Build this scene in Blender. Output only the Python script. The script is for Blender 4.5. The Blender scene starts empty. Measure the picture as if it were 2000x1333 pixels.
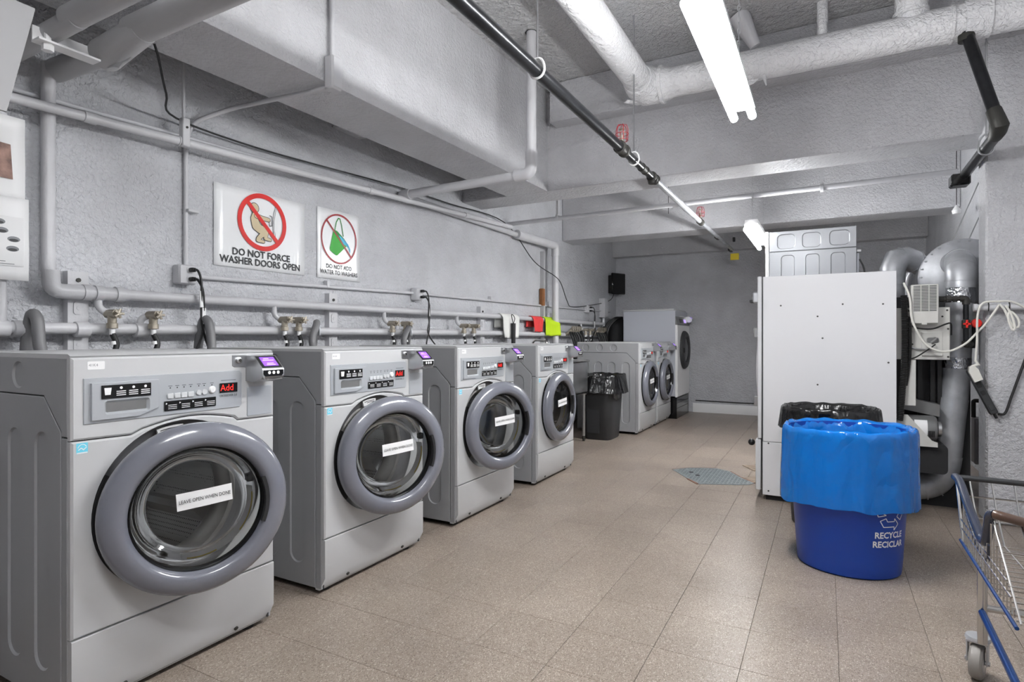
import bpy, bmesh, math, random
from mathutils import Matrix, Vector, noise
R = math.radians
random.seed(7)
scn = bpy.context.scene
col = scn.collection

# ------------------------------------------------------------------ camera, world, exposure
FPX, YAW, CAMH = 1130.0, math.atan(613/1130.0), 1.16
cam = bpy.data.cameras.new('camera'); cam.sensor_width = 36.0; cam.lens = FPX/2000*36.0
cam.shift_y = -5.5/2000; cam.clip_start = 0.02; cam.clip_end = 60
camo = bpy.data.objects.new('camera', cam); col.objects.link(camo)
camo.location = (0, 0, CAMH); camo.rotation_euler = (math.pi/2, 0, YAW)
scn.camera = camo
world = bpy.data.worlds.new('world'); scn.world = world; world.use_nodes = True
world.node_tree.nodes['Background'].inputs[0].default_value = (0.6, 0.62, 0.66, 1)
world.node_tree.nodes['Background'].inputs[1].default_value = 0.15
vs = scn.view_settings
vs.view_transform = 'Standard'; vs.look = 'None'; vs.gamma = 1.0; vs.use_curve_mapping = False
vs.exposure = 1.32
LAMP = 62.0          # strength of the fluorescent tubes

# ------------------------------------------------------------------ materials
MATS = {}
def lin(c):
    return tuple((x/255/12.92 if x/255 <= .04045 else ((x/255+.055)/1.055)**2.4) for x in c)
def mat(name, rgb, rough=.5, metal=0., bump=0., bscale=60., bdetail=3., var=0., vscale=3., coat=0., emit=None, estr=0., dirt=None, spec=.5, stretch=None, bdist=.01):
    m = bpy.data.materials.new(name); m.use_nodes = True
    nt = m.node_tree; n = nt.nodes; l = nt.links
    b = n['Principled BSDF']; c = lin(rgb)
    b.inputs['Base Color'].default_value = (*c, 1); b.inputs['Roughness'].default_value = rough
    b.inputs['Metallic'].default_value = metal; b.inputs['Coat Weight'].default_value = coat
    b.inputs['Specular IOR Level'].default_value = spec
    if emit:
        b.inputs['Emission Color'].default_value = (*lin(emit), 1); b.inputs['Emission Strength'].default_value = estr
    tc = n.new('ShaderNodeTexCoord'); co = tc.outputs['Object']
    if stretch:
        mp = n.new('ShaderNodeMapping'); mp.inputs['Scale'].default_value = stretch
        l.new(co, mp.inputs['Vector']); co = mp.outputs['Vector']
    if var or dirt:
        t = n.new('ShaderNodeTexNoise'); t.inputs['Scale'].default_value = vscale; t.inputs['Detail'].default_value = 5
        l.new(co, t.inputs['Vector'])
        r = n.new('ShaderNodeValToRGB'); e = r.color_ramp.elements
        e[0].position = .32; e[1].position = .68
        d = dirt and lin(dirt) or tuple(x*(1-var) for x in c)
        e[0].color = (*d, 1); e[1].color = (*tuple(min(1, x*(1+var*.5)) for x in c), 1)
        l.new(t.outputs['Fac'], r.inputs['Fac']); l.new(r.outputs['Color'], b.inputs['Base Color'])
    if bump:
        t = n.new('ShaderNodeTexNoise'); t.inputs['Scale'].default_value = bscale; t.inputs['Detail'].default_value = bdetail
        t.inputs['Roughness'].default_value = .55
        l.new(co, t.inputs['Vector'])
        bp = n.new('ShaderNodeBump'); bp.inputs['Strength'].default_value = bump; bp.inputs['Distance'].default_value = bdist
        l.new(t.outputs['Fac'], bp.inputs['Height']); l.new(bp.outputs['Normal'], b.inputs['Normal'])
    MATS[name] = m
    return m
def stucco(name, rgb, rgb2, strength, scale, dist):
    """thick, lumpy grey paint over rough masonry"""
    m = mat(name, rgb, .42, spec=.5); nt = m.node_tree; n = nt.nodes; l = nt.links; b = n['Principled BSDF']
    co = n['Texture Coordinate'].outputs['Object']
    a = n.new('ShaderNodeTexNoise'); a.inputs['Scale'].default_value = scale; a.inputs['Detail'].default_value = 2.5; a.inputs['Distortion'].default_value = .8
    v = n.new('ShaderNodeTexVoronoi'); v.feature = 'SMOOTH_F1'; v.inputs['Scale'].default_value = scale*.55; v.inputs['Smoothness'].default_value = .6
    big = n.new('ShaderNodeTexNoise'); big.inputs['Scale'].default_value = 4.; big.inputs['Detail'].default_value = 4
    for t in (a, v, big): l.new(co, t.inputs['Vector'])
    mx = n.new('ShaderNodeMath'); mx.operation = 'MULTIPLY_ADD'; mx.inputs[1].default_value = .55
    l.new(v.outputs['Distance'], mx.inputs[0]); l.new(a.outputs['Fac'], mx.inputs[2])
    m2 = n.new('ShaderNodeMath'); m2.operation = 'MULTIPLY_ADD'; m2.inputs[1].default_value = 1.2
    l.new(big.outputs['Fac'], m2.inputs[0]); l.new(mx.outputs[0], m2.inputs[2])
    bp = n.new('ShaderNodeBump'); bp.inputs['Strength'].default_value = strength; bp.inputs['Distance'].default_value = dist
    l.new(m2.outputs[0], bp.inputs['Height']); l.new(bp.outputs['Normal'], b.inputs['Normal'])
    r = n.new('ShaderNodeValToRGB'); e = r.color_ramp.elements; e[0].position = .3; e[1].position = .7
    e[0].color = (*lin(rgb2), 1); e[1].color = (*lin(rgb), 1)
    l.new(big.outputs['Fac'], r.inputs['Fac']); l.new(r.outputs['Color'], b.inputs['Base Color'])
    return m
stucco('wall', (203, 204, 208), (190, 191, 195), 1., 58, .013)
stucco('wall_rough', (201, 202, 205), (186, 187, 190), .9, 48, .02)
stucco('beam', (200, 200, 203), (188, 188, 191), 1., 66, .0095)
stucco('ceil', (204, 204, 205), (190, 190, 191), 1., 46, .026)
stucco('fatpipe', (236, 236, 237), (226, 226, 228), 1., 42, .016)
mat('pipe', (198, 198, 201), .38, bump=.35, bscale=45, bdist=.004, var=.05, vscale=7)
mat('pipe_smooth', (176, 176, 178), .4, bump=.1, bscale=12, var=.05)
mat('blackpipe', (42, 43, 46), .28, metal=.55, bump=.15, bscale=60, bdist=.003, var=.3, vscale=14)
mat('iron', (58, 57, 54), .5, metal=.4, bump=.3, bscale=70, bdist=.003)
mat('steel', (196, 197, 199), .3, metal=1., var=.06, vscale=9)
mat('chrome', (205, 203, 200), .18, metal=1.)
mat('galv', (188, 190, 194), .42, metal=.5, bump=.12, bscale=9, bdist=.01, var=.22, vscale=8)
mat('foil', (210, 212, 216), .16, metal=1., bump=.9, bscale=35, bdist=.012)
mat('brass', (168, 160, 146), .4, metal=.6, bump=.2, bscale=50)
mat('wbody_shaded', (148, 149, 151), .42, bump=.06, bscale=420, bdist=.002)  # same grey as the washer fronts, darkened: side shade put into the colour
mat('wfront', (188, 189, 190), .36, bump=.05, bscale=420, bdist=.002, coat=.15)
mat('wfascia', (192, 193, 194), .36, coat=.15)
mat('wpanel', (186, 190, 194), .3, metal=.35, stretch=(1, 1, 60), bump=.04, bscale=30)
mat('wbutton', (205, 207, 209), .35)
mat('doorring', (112, 114, 123), .2, coat=.6, spec=.6)
mat('dish', (92, 92, 95), .4)
mat('gasket', (108, 106, 104), .55)
mat('seam', (52, 53, 55), .6)
mat('joint', (96, 86, 78), .8)
mat('black', (20, 20, 21), .45)
mat('blackgloss', (14, 14, 15), .18)
mat('rubber', (26, 26, 27), .55)
mat('hosegrey', (112, 112, 114), .45)
mat('white', (232, 232, 232), .4)
mat('whitegloss', (238, 238, 238), .25)
mat('paper', (240, 240, 240), .55, bump=.15, bscale=5, bdist=.02)
mat('sheen', (236, 237, 238), .22, bump=.25, bscale=6, bdist=.02)
mat('ink', (28, 30, 34), .5)
mat('inkgrey', (120, 122, 126), .5)
mat('red', (206, 36, 32), .4)
mat('redbright', (224, 40, 30), .4)
mat('darkred', (150, 34, 42), .4)
mat('skin', (201, 185, 152), .5)
mat('green', (42, 160, 40), .45)
mat('greend', (28, 124, 40), .45)
mat('cyan', (70, 176, 214), .45)
mat('cyanlogo', (110, 205, 228), .4)
mat('purple', (120, 70, 215), .3, emit=(160, 105, 240), estr=.28)
mat('purplelit', (225, 190, 250), .3, emit=(232, 205, 252), estr=.3)
mat('redled', (255, 30, 25), .4, emit=(255, 40, 30), estr=.5)
mat('tube', (255, 255, 255), .4, emit=(253, 254, 255), estr=LAMP)
mat('lampwhite', (238, 238, 238), .4)
mat('dryer', (226, 226, 228), .34, bump=.03, bscale=220, bdist=.002)
mat('dryer_edge', (214, 215, 217), .34)
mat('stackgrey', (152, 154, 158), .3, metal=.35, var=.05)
mat('w7side', (184, 187, 195), .4)
mat('creamplate', (206, 205, 200), .42, var=.08, vscale=9)
mat('motorgrey', (128, 128, 128), .4, metal=.5)
mat('dark', (30, 30, 32), .7)
mat('binblack', (44, 45, 47), .5, bump=.15, bscale=120, bdist=.002)
mat('binblue', (6, 58, 150), .35, bump=.05, bscale=90, bdist=.002)
mat('ragwhite', (226, 226, 222), .9, bump=.5, bscale=160, bdist=.004)
mat('ragred', (214, 62, 62), .9, bump=.6, bscale=170, bdist=.004)
mat('raggreen', (184, 214, 30), .9, bump=.6, bscale=170, bdist=.004)
mat('wood', (128, 82, 42), .7, bump=.2, bscale=40, var=.2, vscale=20)
mat('orange', (160, 110, 70), .6)
mat('yellow', (214, 190, 20), .5)
mat('yellowtri', (205, 180, 70), .5)
mat('platemetal', (150, 158, 160), .4, metal=.7, var=.12, vscale=20)
mat('tilebreak', (120, 88, 72), .8, bump=.4, bscale=60)
mat('bluemetal', (38, 72, 130), .25, metal=.6)
mat('bluegrip', (44, 48, 62), .25)
mat('brown', (82, 60, 48), .3, coat=.4)
mat('castor', (138, 134, 130), .55)
mat('photo', (176, 140, 126), .6, dirt=(70, 50, 46), vscale=16)
mat('papergrey', (224, 224, 224), .5)
mat('panelgrey', (160, 160, 161), .45)
mat('cordwhite', (224, 222, 214), .45)
mat('tarnish', (150, 134, 116), .7, dirt=(96, 84, 72), vscale=20)

# glass: clear pane with a mirror-like fresnel part
def glass(name, tint, gl=.06):
    m = bpy.data.materials.new(name); m.use_nodes = True; nt = m.node_tree; n = nt.nodes; l = nt.links
    n.clear(); o = n.new('ShaderNodeOutputMaterial'); t = n.new('ShaderNodeBsdfTransparent'); g = n.new('ShaderNodeBsdfGlossy')
    t.inputs['Color'].default_value = (*tint, 1); g.inputs['Roughness'].default_value = gl
    fr = n.new('ShaderNodeFresnel'); fr.inputs['IOR'].default_value = 1.5
    mx = n.new('ShaderNodeMixShader'); l.new(fr.outputs[0], mx.inputs['Fac']); l.new(t.outputs[0], mx.inputs[1]); l.new(g.outputs[0], mx.inputs[2])
    l.new(mx.outputs[0], o.inputs['Surface']); MATS[name] = m
glass('glass', (.86, .87, .87)); glass('glassbowl', (.80, .81, .81), .08)
def bagmat(name, rgb, alpha, rough, bump):
    m = mat(name, rgb, rough, spec=.7)
    n = m.node_tree.nodes; l = m.node_tree.links; o = n['Material Output']; b = n['Principled BSDF']
    co = n['Texture Coordinate'].outputs['Object']; mp = n.new('ShaderNodeMapping'); mp.inputs['Scale'].default_value = (1, 1, .55); l.new(co, mp.inputs['Vector'])
    wob = n.new('ShaderNodeTexNoise'); wob.inputs['Scale'].default_value = 6; wob.inputs['Detail'].default_value = 3; l.new(mp.outputs[0], wob.inputs['Vector'])
    ad = n.new('ShaderNodeVectorMath'); ad.operation = 'MULTIPLY_ADD'; ad.inputs[1].default_value = (.25, .25, .25); l.new(wob.outputs['Color'], ad.inputs[0]); l.new(mp.outputs[0], ad.inputs[2])
    cr = n.new('ShaderNodeTexVoronoi'); cr.feature = 'DISTANCE_TO_EDGE'; cr.inputs['Scale'].default_value = 8; l.new(ad.outputs[0], cr.inputs['Vector'])
    fi = n.new('ShaderNodeTexNoise'); fi.inputs['Scale'].default_value = 34; fi.inputs['Detail'].default_value = 4; l.new(co, fi.inputs['Vector'])
    sm = n.new('ShaderNodeMath'); sm.operation = 'MULTIPLY_ADD'; sm.inputs[1].default_value = .10; l.new(fi.outputs['Fac'], sm.inputs[0]); l.new(cr.outputs['Distance'], sm.inputs[2])
    bp = n.new('ShaderNodeBump'); bp.inputs['Strength'].default_value = bump; bp.inputs['Distance'].default_value = .05; l.new(sm.outputs[0], bp.inputs['Height']); l.new(bp.outputs['Normal'], b.inputs['Normal'])
    t = n.new('ShaderNodeBsdfTransparent'); t.inputs['Color'].default_value = (*lin(tuple(min(255, x+70) for x in rgb)), 1)
    mx = n.new('ShaderNodeMixShader'); mx.inputs['Fac'].default_value = alpha
    l.new(t.outputs[0], mx.inputs[1]); l.new(b.outputs[0], mx.inputs[2]); l.new(mx.outputs[0], o.inputs['Surface'])
bagmat('bagblue', (4, 114, 202), .82, .12, .26)
bagmat('bagblack', (9, 9, 11), .98, .2, .5)
# floor tile: speckled vinyl, every tile a shade of its own
def tilemat():
    m = mat('tile', (176, 163, 150), .33, spec=.45); nt = m.node_tree; n = nt.nodes; l = nt.links; b = n['Principled BSDF']
    g = n.new('ShaderNodeNewGeometry'); co = g.outputs['Position']
    mp = n.new('ShaderNodeMapping'); mp.inputs['Scale'].default_value = (1, .55, 1); l.new(co, mp.inputs['Vector'])
    v = n.new('ShaderNodeTexVoronoi'); v.inputs['Scale'].default_value = 380; l.new(mp.outputs[0], v.inputs['Vector'])
    sx = n.new('ShaderNodeSeparateColor'); l.new(v.outputs['Color'], sx.inputs[0])
    r = n.new('ShaderNodeValToRGB'); e = r.color_ramp.elements; r.color_ramp.interpolation = 'CONSTANT'
    e[0].position = 0; e[0].color = (*lin((112, 100, 90)), 1); e[1].position = .10; e[1].color = (*lin((136, 125, 114)), 1)
    for p, c in ((.34, (145, 134, 123)), (.6, (153, 142, 131)), (.84, (162, 151, 141)), (.95, (190, 181, 172))):
        q = e.new(p); q.color = (*lin(c), 1)
    l.new(sx.outputs[0], r.inputs['Fac'])
    big = n.new('ShaderNodeTexNoise'); big.inputs['Scale'].default_value = 1.6; big.inputs['Detail'].default_value = 6; l.new(co, big.inputs['Vector'])
    rb = n.new('ShaderNodeValToRGB'); rb.color_ramp.elements[0].color = (.82, .80, .79, 1); rb.color_ramp.elements[1].color = (1.06, 1.05, 1.04, 1)
    rb.color_ramp.elements[0].position = .35; rb.color_ramp.elements[1].position = .65
    l.new(big.outputs['Fac'], rb.inputs['Fac'])
    oi = n.new('ShaderNodeObjectInfo'); mr = n.new('ShaderNodeMapRange'); mr.inputs['To Min'].default_value = .955; mr.inputs['To Max'].default_value = 1.035
    l.new(oi.outputs['Random'], mr.inputs['Value'])
    m1 = n.new('ShaderNodeMix'); m1.data_type = 'RGBA'; m1.blend_type = 'MULTIPLY'; m1.inputs[0].default_value = 1
    l.new(r.outputs[0], m1.inputs[6]); l.new(rb.outputs[0], m1.inputs[7])
    m2 = n.new('ShaderNodeVectorMath'); m2.operation = 'SCALE'; l.new(m1.outputs[2], m2.inputs[0]); l.new(mr.outputs[0], m2.inputs['Scale'])
    l.new(m2.outputs[0], b.inputs['Base Color'])
    rr = n.new('ShaderNodeMapRange'); rr.inputs['To Min'].default_value = .26; rr.inputs['To Max'].default_value = .46
    l.new(big.outputs['Fac'], rr.inputs['Value']); l.new(rr.outputs[0], b.inputs['Roughness'])
tilemat()
def drummat():
    m = mat('drum', (150, 150, 150), .35, metal=1.); nt = m.node_tree; n = nt.nodes; l = nt.links; b = n['Principled BSDF']
    v = n.new('ShaderNodeTexVoronoi'); v.inputs['Scale'].default_value = 85; v.inputs['Randomness'].default_value = .12
    l.new(n['Texture Coordinate'].outputs['Object'], v.inputs['Vector'])
    r = n.new('ShaderNodeValToRGB'); e = r.color_ramp.elements; e[0].position = .2; e[0].color = (.04, .04, .04, 1); e[1].position = .3; e[1].color = (.6, .6, .6, 1)
    l.new(v.outputs['Distance'], r.inputs['Fac']); l.new(r.outputs[0], b.inputs['Base Color'])
drummat()

# ------------------------------------------------------------------ mesh builder
TXT = {}
def text_mesh(s, bold=0.):
    k = (s, bold)
    if k not in TXT:
        c = bpy.data.curves.new('lettering', 'FONT'); c.body = s; c.size = 1; c.align_x = 'CENTER'; c.align_y = 'CENTER'; c.offset = bold; c.resolution_u = 2
        o = bpy.data.objects.new('lettering', c); col.objects.link(o)
        dg = bpy.context.evaluated_depsgraph_get(); me = bpy.data.meshes.new_from_object(o.evaluated_get(dg))
        TXT[k] = ([v.co.copy() for v in me.vertices], [tuple(p.vertices) for p in me.polygons])
        bpy.data.objects.remove(o); bpy.data.curves.remove(c); bpy.data.meshes.remove(me)
    return TXT[k]
def rrect(x0, x1, y0, y1, r, n=4):
    p = []
    for cx, cy, a in ((x1-r, y1-r, 0), (x0+r, y1-r, 90), (x0+r, y0+r, 180), (x1-r, y0+r, 270)):
        for k in range(n+1):
            t = R(a+90*k/n); p.append((cx+r*math.cos(t), cy+r*math.sin(t)))
    return p
def circ(cx, cy, r, n=24, a0=0., a1=360.):
    full = abs(a1-a0) >= 360
    return [(cx+r*math.cos(R(a0+(a1-a0)*k/(n if full else n-1))), cy+r*math.sin(R(a0+(a1-a0)*k/(n if full else n-1)))) for k in range(n)]
def fillet(pts, rad, n=5):
    pts = [Vector(p) for p in pts]
    if not rad: return pts
    out = [pts[0]]
    for i in range(1, len(pts)-1):
        a, b, c = pts[i-1], pts[i], pts[i+1]
        u = (a-b); w = (c-b); d = min(rad, u.length*.48, w.length*.48)
        p, q = b+u.normalized()*d, b+w.normalized()*d
        for k in range(n+1):
            t = k/n; out.append(p*(1-t)**2+b*2*t*(1-t)+q*t*t)
    out.append(pts[-1]); return out
def spline(pts, n=8):
    pts = [Vector(p) for p in pts]; out = []
    P = [pts[0]*2-pts[1]]+pts+[pts[-1]*2-pts[-2]]
    for i in range(1, len(P)-2):
        a, b, c, d = P[i-1:i+3]
        for k in range(n):
            t = k/n; out.append(.5*((2*b)+(c-a)*t+(2*a-5*b+4*c-d)*t*t+(3*b-a-3*c+d)*t**3))
    out.append(pts[-1]); return out
def resample(pts, step):
    out = [pts[0]]; acc = 0.
    for a, b in zip(pts[:-1], pts[1:]):
        L = (b-a).length; d = step-acc
        while d <= L: out.append(a+(b-a)*(d/L)); d += step
        acc = (acc+L) % step
    return out
class MB:
    def __init__(s, m=None):
        s.v = []; s.f = []; s.mi = []; s.mats = []; s.k = 0; s.X = Matrix.Identity(4)
        if m: s.mat(m)
    def mat(s, m):
        if m not in s.mats: s.mats.append(m)
        s.k = s.mats.index(m); return s
    def xf(s, M=None): s.X = M or Matrix.Identity(4); return s
    def add(s, vs, fs):
        b = len(s.v); s.v += [s.X @ Vector(p) for p in vs]
        s.f += [tuple(i+b for i in f) for f in fs]; s.mi += [s.k]*len(fs); return s
    def box(s, x0, x1, y0, y1, z0, z1, b=0.):
        if b <= 0:
            v = [(x, y, z) for z in (z0, z1) for y in (y0, y1) for x in (x0, x1)]
            return s.add(v, [(0, 2, 3, 1), (4, 5, 7, 6), (0, 1, 5, 4), (2, 6, 7, 3), (0, 4, 6, 2), (1, 3, 7, 5)])
        b = min(b, abs(x1-x0)*.49, abs(y1-y0)*.49, abs(z1-z0)*.49)
        v = []; idx = {}
        for i, x in enumerate((x0, x1)):
            for j, y in enumerate((y0, y1)):
                for k, z in enumerate((z0, z1)):
                    sx, sy, sz = (b, -b)[i], (b, -b)[j], (b, -b)[k]
                    idx[i, j, k] = len(v); v += [(x, y+sy, z+sz), (x+sx, y, z+sz), (x+sx, y+sy, z)]
        f = []; g = lambda i, j, k, a: idx[i, j, k]+a
        for i in (0, 1): f.append((g(i, 0, 0, 0), g(i, 1, 0, 0), g(i, 1, 1, 0), g(i, 0, 1, 0)))
        for j in (0, 1): f.append((g(0, j, 0, 1), g(1, j, 0, 1), g(1, j, 1, 1), g(0, j, 1, 1)))
        for k in (0, 1): f.append((g(0, 0, k, 2), g(1, 0, k, 2), g(1, 1, k, 2), g(0, 1, k, 2)))
        for i in (0, 1):
            for j in (0, 1): f.append((g(i, j, 0, 0), g(i, j, 0, 1), g(i, j, 1, 1), g(i, j, 1, 0)))
            for k in (0, 1): f.append((g(i, 0, k, 0), g(i, 0, k, 2), g(i, 1, k, 2), g(i, 1, k, 0)))
        for j in (0, 1):
            for k in (0, 1): f.append((g(0, j, k, 1), g(0, j, k, 2), g(1, j, k, 2), g(1, j, k, 1)))
        for key in idx: f.append((idx[key], idx[key]+1, idx[key]+2))
        return s.add(v, f)
    def prism(s, poly, ax, a0, a1):
        n = len(poly)
        def P(p, a): return {'x': (a, p[0], p[1]), 'y': (p[0], a, p[1]), 'z': (p[0], p[1], a)}[ax]
        v = [P(p, a0) for p in poly]+[P(p, a1) for p in poly]
        f = [tuple(range(n))[::-1], tuple(range(n, 2*n))]+[(i, (i+1) % n, n+(i+1) % n, n+i) for i in range(n)]
        return s.add(v, f)
    def dome(s, poly, ax, a0, a1, inset):
        """prism whose far face is drawn in by inset: a soft raised pad"""
        cx = sum(p[0] for p in poly)/len(poly); cy = sum(p[1] for p in poly)/len(poly); n = len(poly)
        w = max(p[0] for p in poly)-min(p[0] for p in poly); h = max(p[1] for p in poly)-min(p[1] for p in poly)
        q = [(cx+(p[0]-cx)*(1-2*inset/w), cy+(p[1]-cy)*(1-2*inset/h)) for p in poly]
        def P(p, a): return {'x': (a, p[0], p[1]), 'y': (p[0], a, p[1]), 'z': (p[0], p[1], a)}[ax]
        v = [P(p, a0) for p in poly]+[P(p, a1) for p in q]
        f = [tuple(range(n, 2*n))]+[(i, (i+1) % n, n+(i+1) % n, n+i) for i in range(n)]
        return s.add(v, f)
    def plane(s, poly, ax, a):
        def P(p): return {'x': (a, p[0], p[1]), 'y': (p[0], a, p[1]), 'z': (p[0], p[1], a)}[ax]
        return s.add([P(p) for p in poly], [tuple(range(len(poly)))])
    def band(s, inner, outer, ax, a, a2=None, close=True):
        n = len(inner)
        def P(p, a): return {'x': (a, p[0], p[1]), 'y': (p[0], a, p[1]), 'z': (p[0], p[1], a)}[ax]
        v = [P(p, a) for p in inner]+[P(p, a if a2 is None else a2) for p in outer]
        return s.add(v, [(i, (i+1) % n, n+(i+1) % n, n+i) for i in range(n if close else n-1)])
    def tube(s, pts, r, n=12, fil=0., cap=True, closed=False):
        pts = fillet(pts, fil) if fil else [Vector(p) for p in pts]
        q = [pts[0]]
        for p in pts[1:]:
            if (p-q[-1]).length > 1e-5: q.append(p)
        pts = q; m = len(pts)
        rr = r if isinstance(r, (list, tuple)) else [r]*m
        if len(rr) != m: rr = [rr[0]+(rr[-1]-rr[0])*i/(m-1) for i in range(m)]
        v = []; f = []; prev = None; up = None
        for i, p in enumerate(pts):
            if closed: d = (pts[(i+1) % m]-pts[i-1]).normalized()
            else: d = ((pts[min(i+1, m-1)]-pts[max(i-1, 0)])).normalized()
            if up is None:
                up = Vector((0, 0, 1)) if abs(d.z) < .9 else Vector((1, 0, 0))
            up = (up-d*up.dot(d)); up = up.normalized() if up.length > 1e-6 else d.orthogonal().normalized()
            w = d.cross(up)
            k = 1.
            if 0 < i < m-1 and not closed:
                c = (pts[i]-pts[i-1]).normalized().dot((pts[i+1]-pts[i]).normalized()); k = 1/max(.5, math.sqrt(max(.25, (1+c)/2)))
            for j in range(n):
                a = 2*math.pi*j/n; v.append(p+(up*math.cos(a)+w*math.sin(a))*rr[i]*(k if fil == 0 else 1))
        for i in range(m if closed else m-1):
            for j in range(n):
                f.append((i*n+j, i*n+(j+1) % n, ((i+1) % m)*n+(j+1) % n, ((i+1) % m)*n+j))
        if cap and not closed: f += [tuple(range(n))[::-1], tuple(range((m-1)*n, m*n))]
        return s.add(v, f)
    def lathe(s, prof, ax, c, n=32, a0=0., a1=360.):
        full = abs(a1-a0) >= 360; m = n if full else n+1; v = []; f = []
        for (r, h) in prof:
            for j in range(m):
                a = R(a0+(a1-a0)*j/n); u, w = r*math.cos(a), r*math.sin(a)
                v.append({'x': (c[0]+h, c[1]+u, c[2]+w), 'y': (c[0]+u, c[1]+h, c[2]+w), 'z': (c[0]+u, c[1]+w, c[2]+h)}[ax])
        for i in range(len(prof)-1):
            for j in range(n):
                f.append((i*m+j, i*m+(j+1) % m, (i+1)*m+(j+1) % m, (i+1)*m+j))
        return s.add(v, f)
    def sphere(s, c, r, n=10):
        pr = [(r*math.sin(math.pi*k/(n//2+1)), -r*math.cos(math.pi*k/(n//2+1))) for k in range(n//2+2)]
        pr[0] = (1e-4, -r); pr[-1] = (1e-4, r)
        return s.lathe(pr, 'z', c, n)
    def text(s, t, size, M, bold=0., sx=1.):
        v, f = text_mesh(t, bold); X = s.X; s.X = X @ M
        s.add([(p.x*size*sx, p.y*size, 0) for p in v], f); s.X = X; return s
    def build(s, name, parent=None, loc=None, rot=None, sharp=38, fix=True):
        me = bpy.data.meshes.new(name); me.from_pydata([tuple(p) for p in s.v], [], s.f)
        for m in s.mats: me.materials.append(MATS[m])
        me.polygons.foreach_set('material_index', s.mi)
        if fix:
            bm = bmesh.new(); bm.from_mesh(me); bmesh.ops.recalc_face_normals(bm, faces=bm.faces); bm.to_mesh(me); bm.free()
        me.polygons.foreach_set('use_smooth', [True]*len(me.polygons)); me.set_sharp_from_angle(angle=R(sharp))
        me.update()
        o = bpy.data.objects.new(name, me); col.objects.link(o)
        if parent: o.parent = parent
        if loc: o.location = loc
        if rot: o.rotation_euler = rot
        return o
def tag(o, label, cat, group=None):
    o['label'] = label; o['category'] = cat
    if group: o['group'] = group
    return o
def thing(name, label, cat, loc=(0, 0, 0), rotz=0., group=None):
    o = bpy.data.objects.new(name, None); o.empty_display_size = .05; col.objects.link(o)
    o.location = loc; o.rotation_euler = (0, 0, rotz)
    return tag(o, label, cat, group)
def struct(o): o['kind'] = 'structure'; return o
def copy_tree(root, loc, label):
    r = root.copy(); col.objects.link(r); r.location = loc; r['label'] = label
    for ch in list(root.children):
        c = ch.copy(); col.objects.link(c); c.parent = r
        for g in list(ch.children):
            d = g.copy(); col.objects.link(d); d.parent = c
    return r
# frames for flat print: facing +x (seen from the room), y to the right, z up; and facing -y
FX = lambda x, y, z, tilt=0.: Matrix.Translation((x, y, z)) @ Matrix(((0, 0, 1, 0), (1, 0, 0, 0), (0, 1, 0, 0), (0, 0, 0, 1))) @ Matrix.Rotation(tilt, 4, 'Z')
FY = lambda x, y, z, tilt=0.: Matrix.Translation((x, y, z)) @ Matrix.Rotation(math.pi/2, 4, 'X') @ Matrix.Rotation(tilt, 4, 'Z')

# ------------------------------------------------------------------ the room
XL, XR, YB, YN, ZC = -3.10, 1.17, 9.38, -2.2, 3.36
SOF = 2.475
floor = struct(MB('joint').box(XL-.2, 2.0, YN-.2, YB+.2, -.12, -.004).build('floor'))
TS = .3048; X0, Y0 = .041, 1.860
tm = MB('tile').box(0, TS-.0014, 0, TS-.0014, -.0045, 0, .0009).build('tile', floor); tmesh = tm.data
def proj(x, y, z):
    zc = -math.sin(YAW)*x+math.cos(YAW)*y; xc = math.cos(YAW)*x+math.sin(YAW)*y
    return (1000+FPX*xc/zc, 661-FPX*(z-CAMH)/zc) if zc > .2 else None
cells = [(i, j) for i in range(-10, 7) for j in range(-13, 25)]
def seen(i, j):
    x, y = X0+(i+.5)*TS, Y0+(j+.5)*TS
    p = proj(x, y, 0)
    if not p or not (-60 < p[0] < 2060 and p[1] < 1400): return 0
    if x < -2.15 or y > YB: return 0
    if -.38 < x < 1.2 and y > 4.7: return 0
    if x > .8 and y > 4.6: return 0
    return p[1]
big = sorted(cells, key=lambda c: -seen(*c))
big = [c for c in big if seen(*c) > 0][:286]
first = True; inner = set(big)
for (i, j) in big:
    o = tm if first else bpy.data.objects.new('tile', tmesh)
    if not first: col.objects.link(o); o.parent = floor
    first = False
    o.location = (X0+i*TS, Y0+j*TS, 0)
rest = MB('tile')
for (i, j) in cells:
    if (i, j) in inner: continue
    x, y = X0+i*TS, Y0+j*TS
    if x > 1.75 or y > YB or x < XL-.3: continue
    rest.box(x, x+TS-.0014, y, y+TS-.0014, -.0045, 0)
ro = rest.build('tile_field', floor, fix=False); ro['kind'] = 'stuff'

struct(MB('wall').box(XL-.2, XL, YN-.2, YB+.2, 0, ZC+.1).build('wall_left'))
struct(MB('wall').box(XL, XR+.6, YB, YB+.2, 0, ZC+.1).build('wall_back'))
struct(MB('wall').box(XR, XR+.3, 4.80, YB, 0, ZC).build('wall_right'))
struct(MB('wall').box(1.6, 1.8, YN, 4.6, 0, ZC).build('wall_right_front'))
struct(MB('wall').box(XL, 1.8, YN-.2, YN, 0, ZC).build('wall_front'))
struct(MB('ceil').box(XL-.2, 2.0, YN-.2, YB+.2, ZC, ZC+.2).build('ceiling'))
struct(MB('beam').box(.88, 1.6, 4.60, 4.80, 0, ZC, .012).build('column'))
struct(MB('white').prism([(YB-.02, 0), (YB, 0), (YB, .14), (YB-.008, .14), (YB-.02, .12)], 'x', -1.84, .6).build('baseboard_back'))
tag(MB('black').tube([(-1.80, YB-.012, .185), (-1.2, YB-.012, .178), (-.45, YB-.012, .183)], .007, 8).build('floor_cable'), 'black cable running along the top of the back wall baseboard', 'cable')
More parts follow.
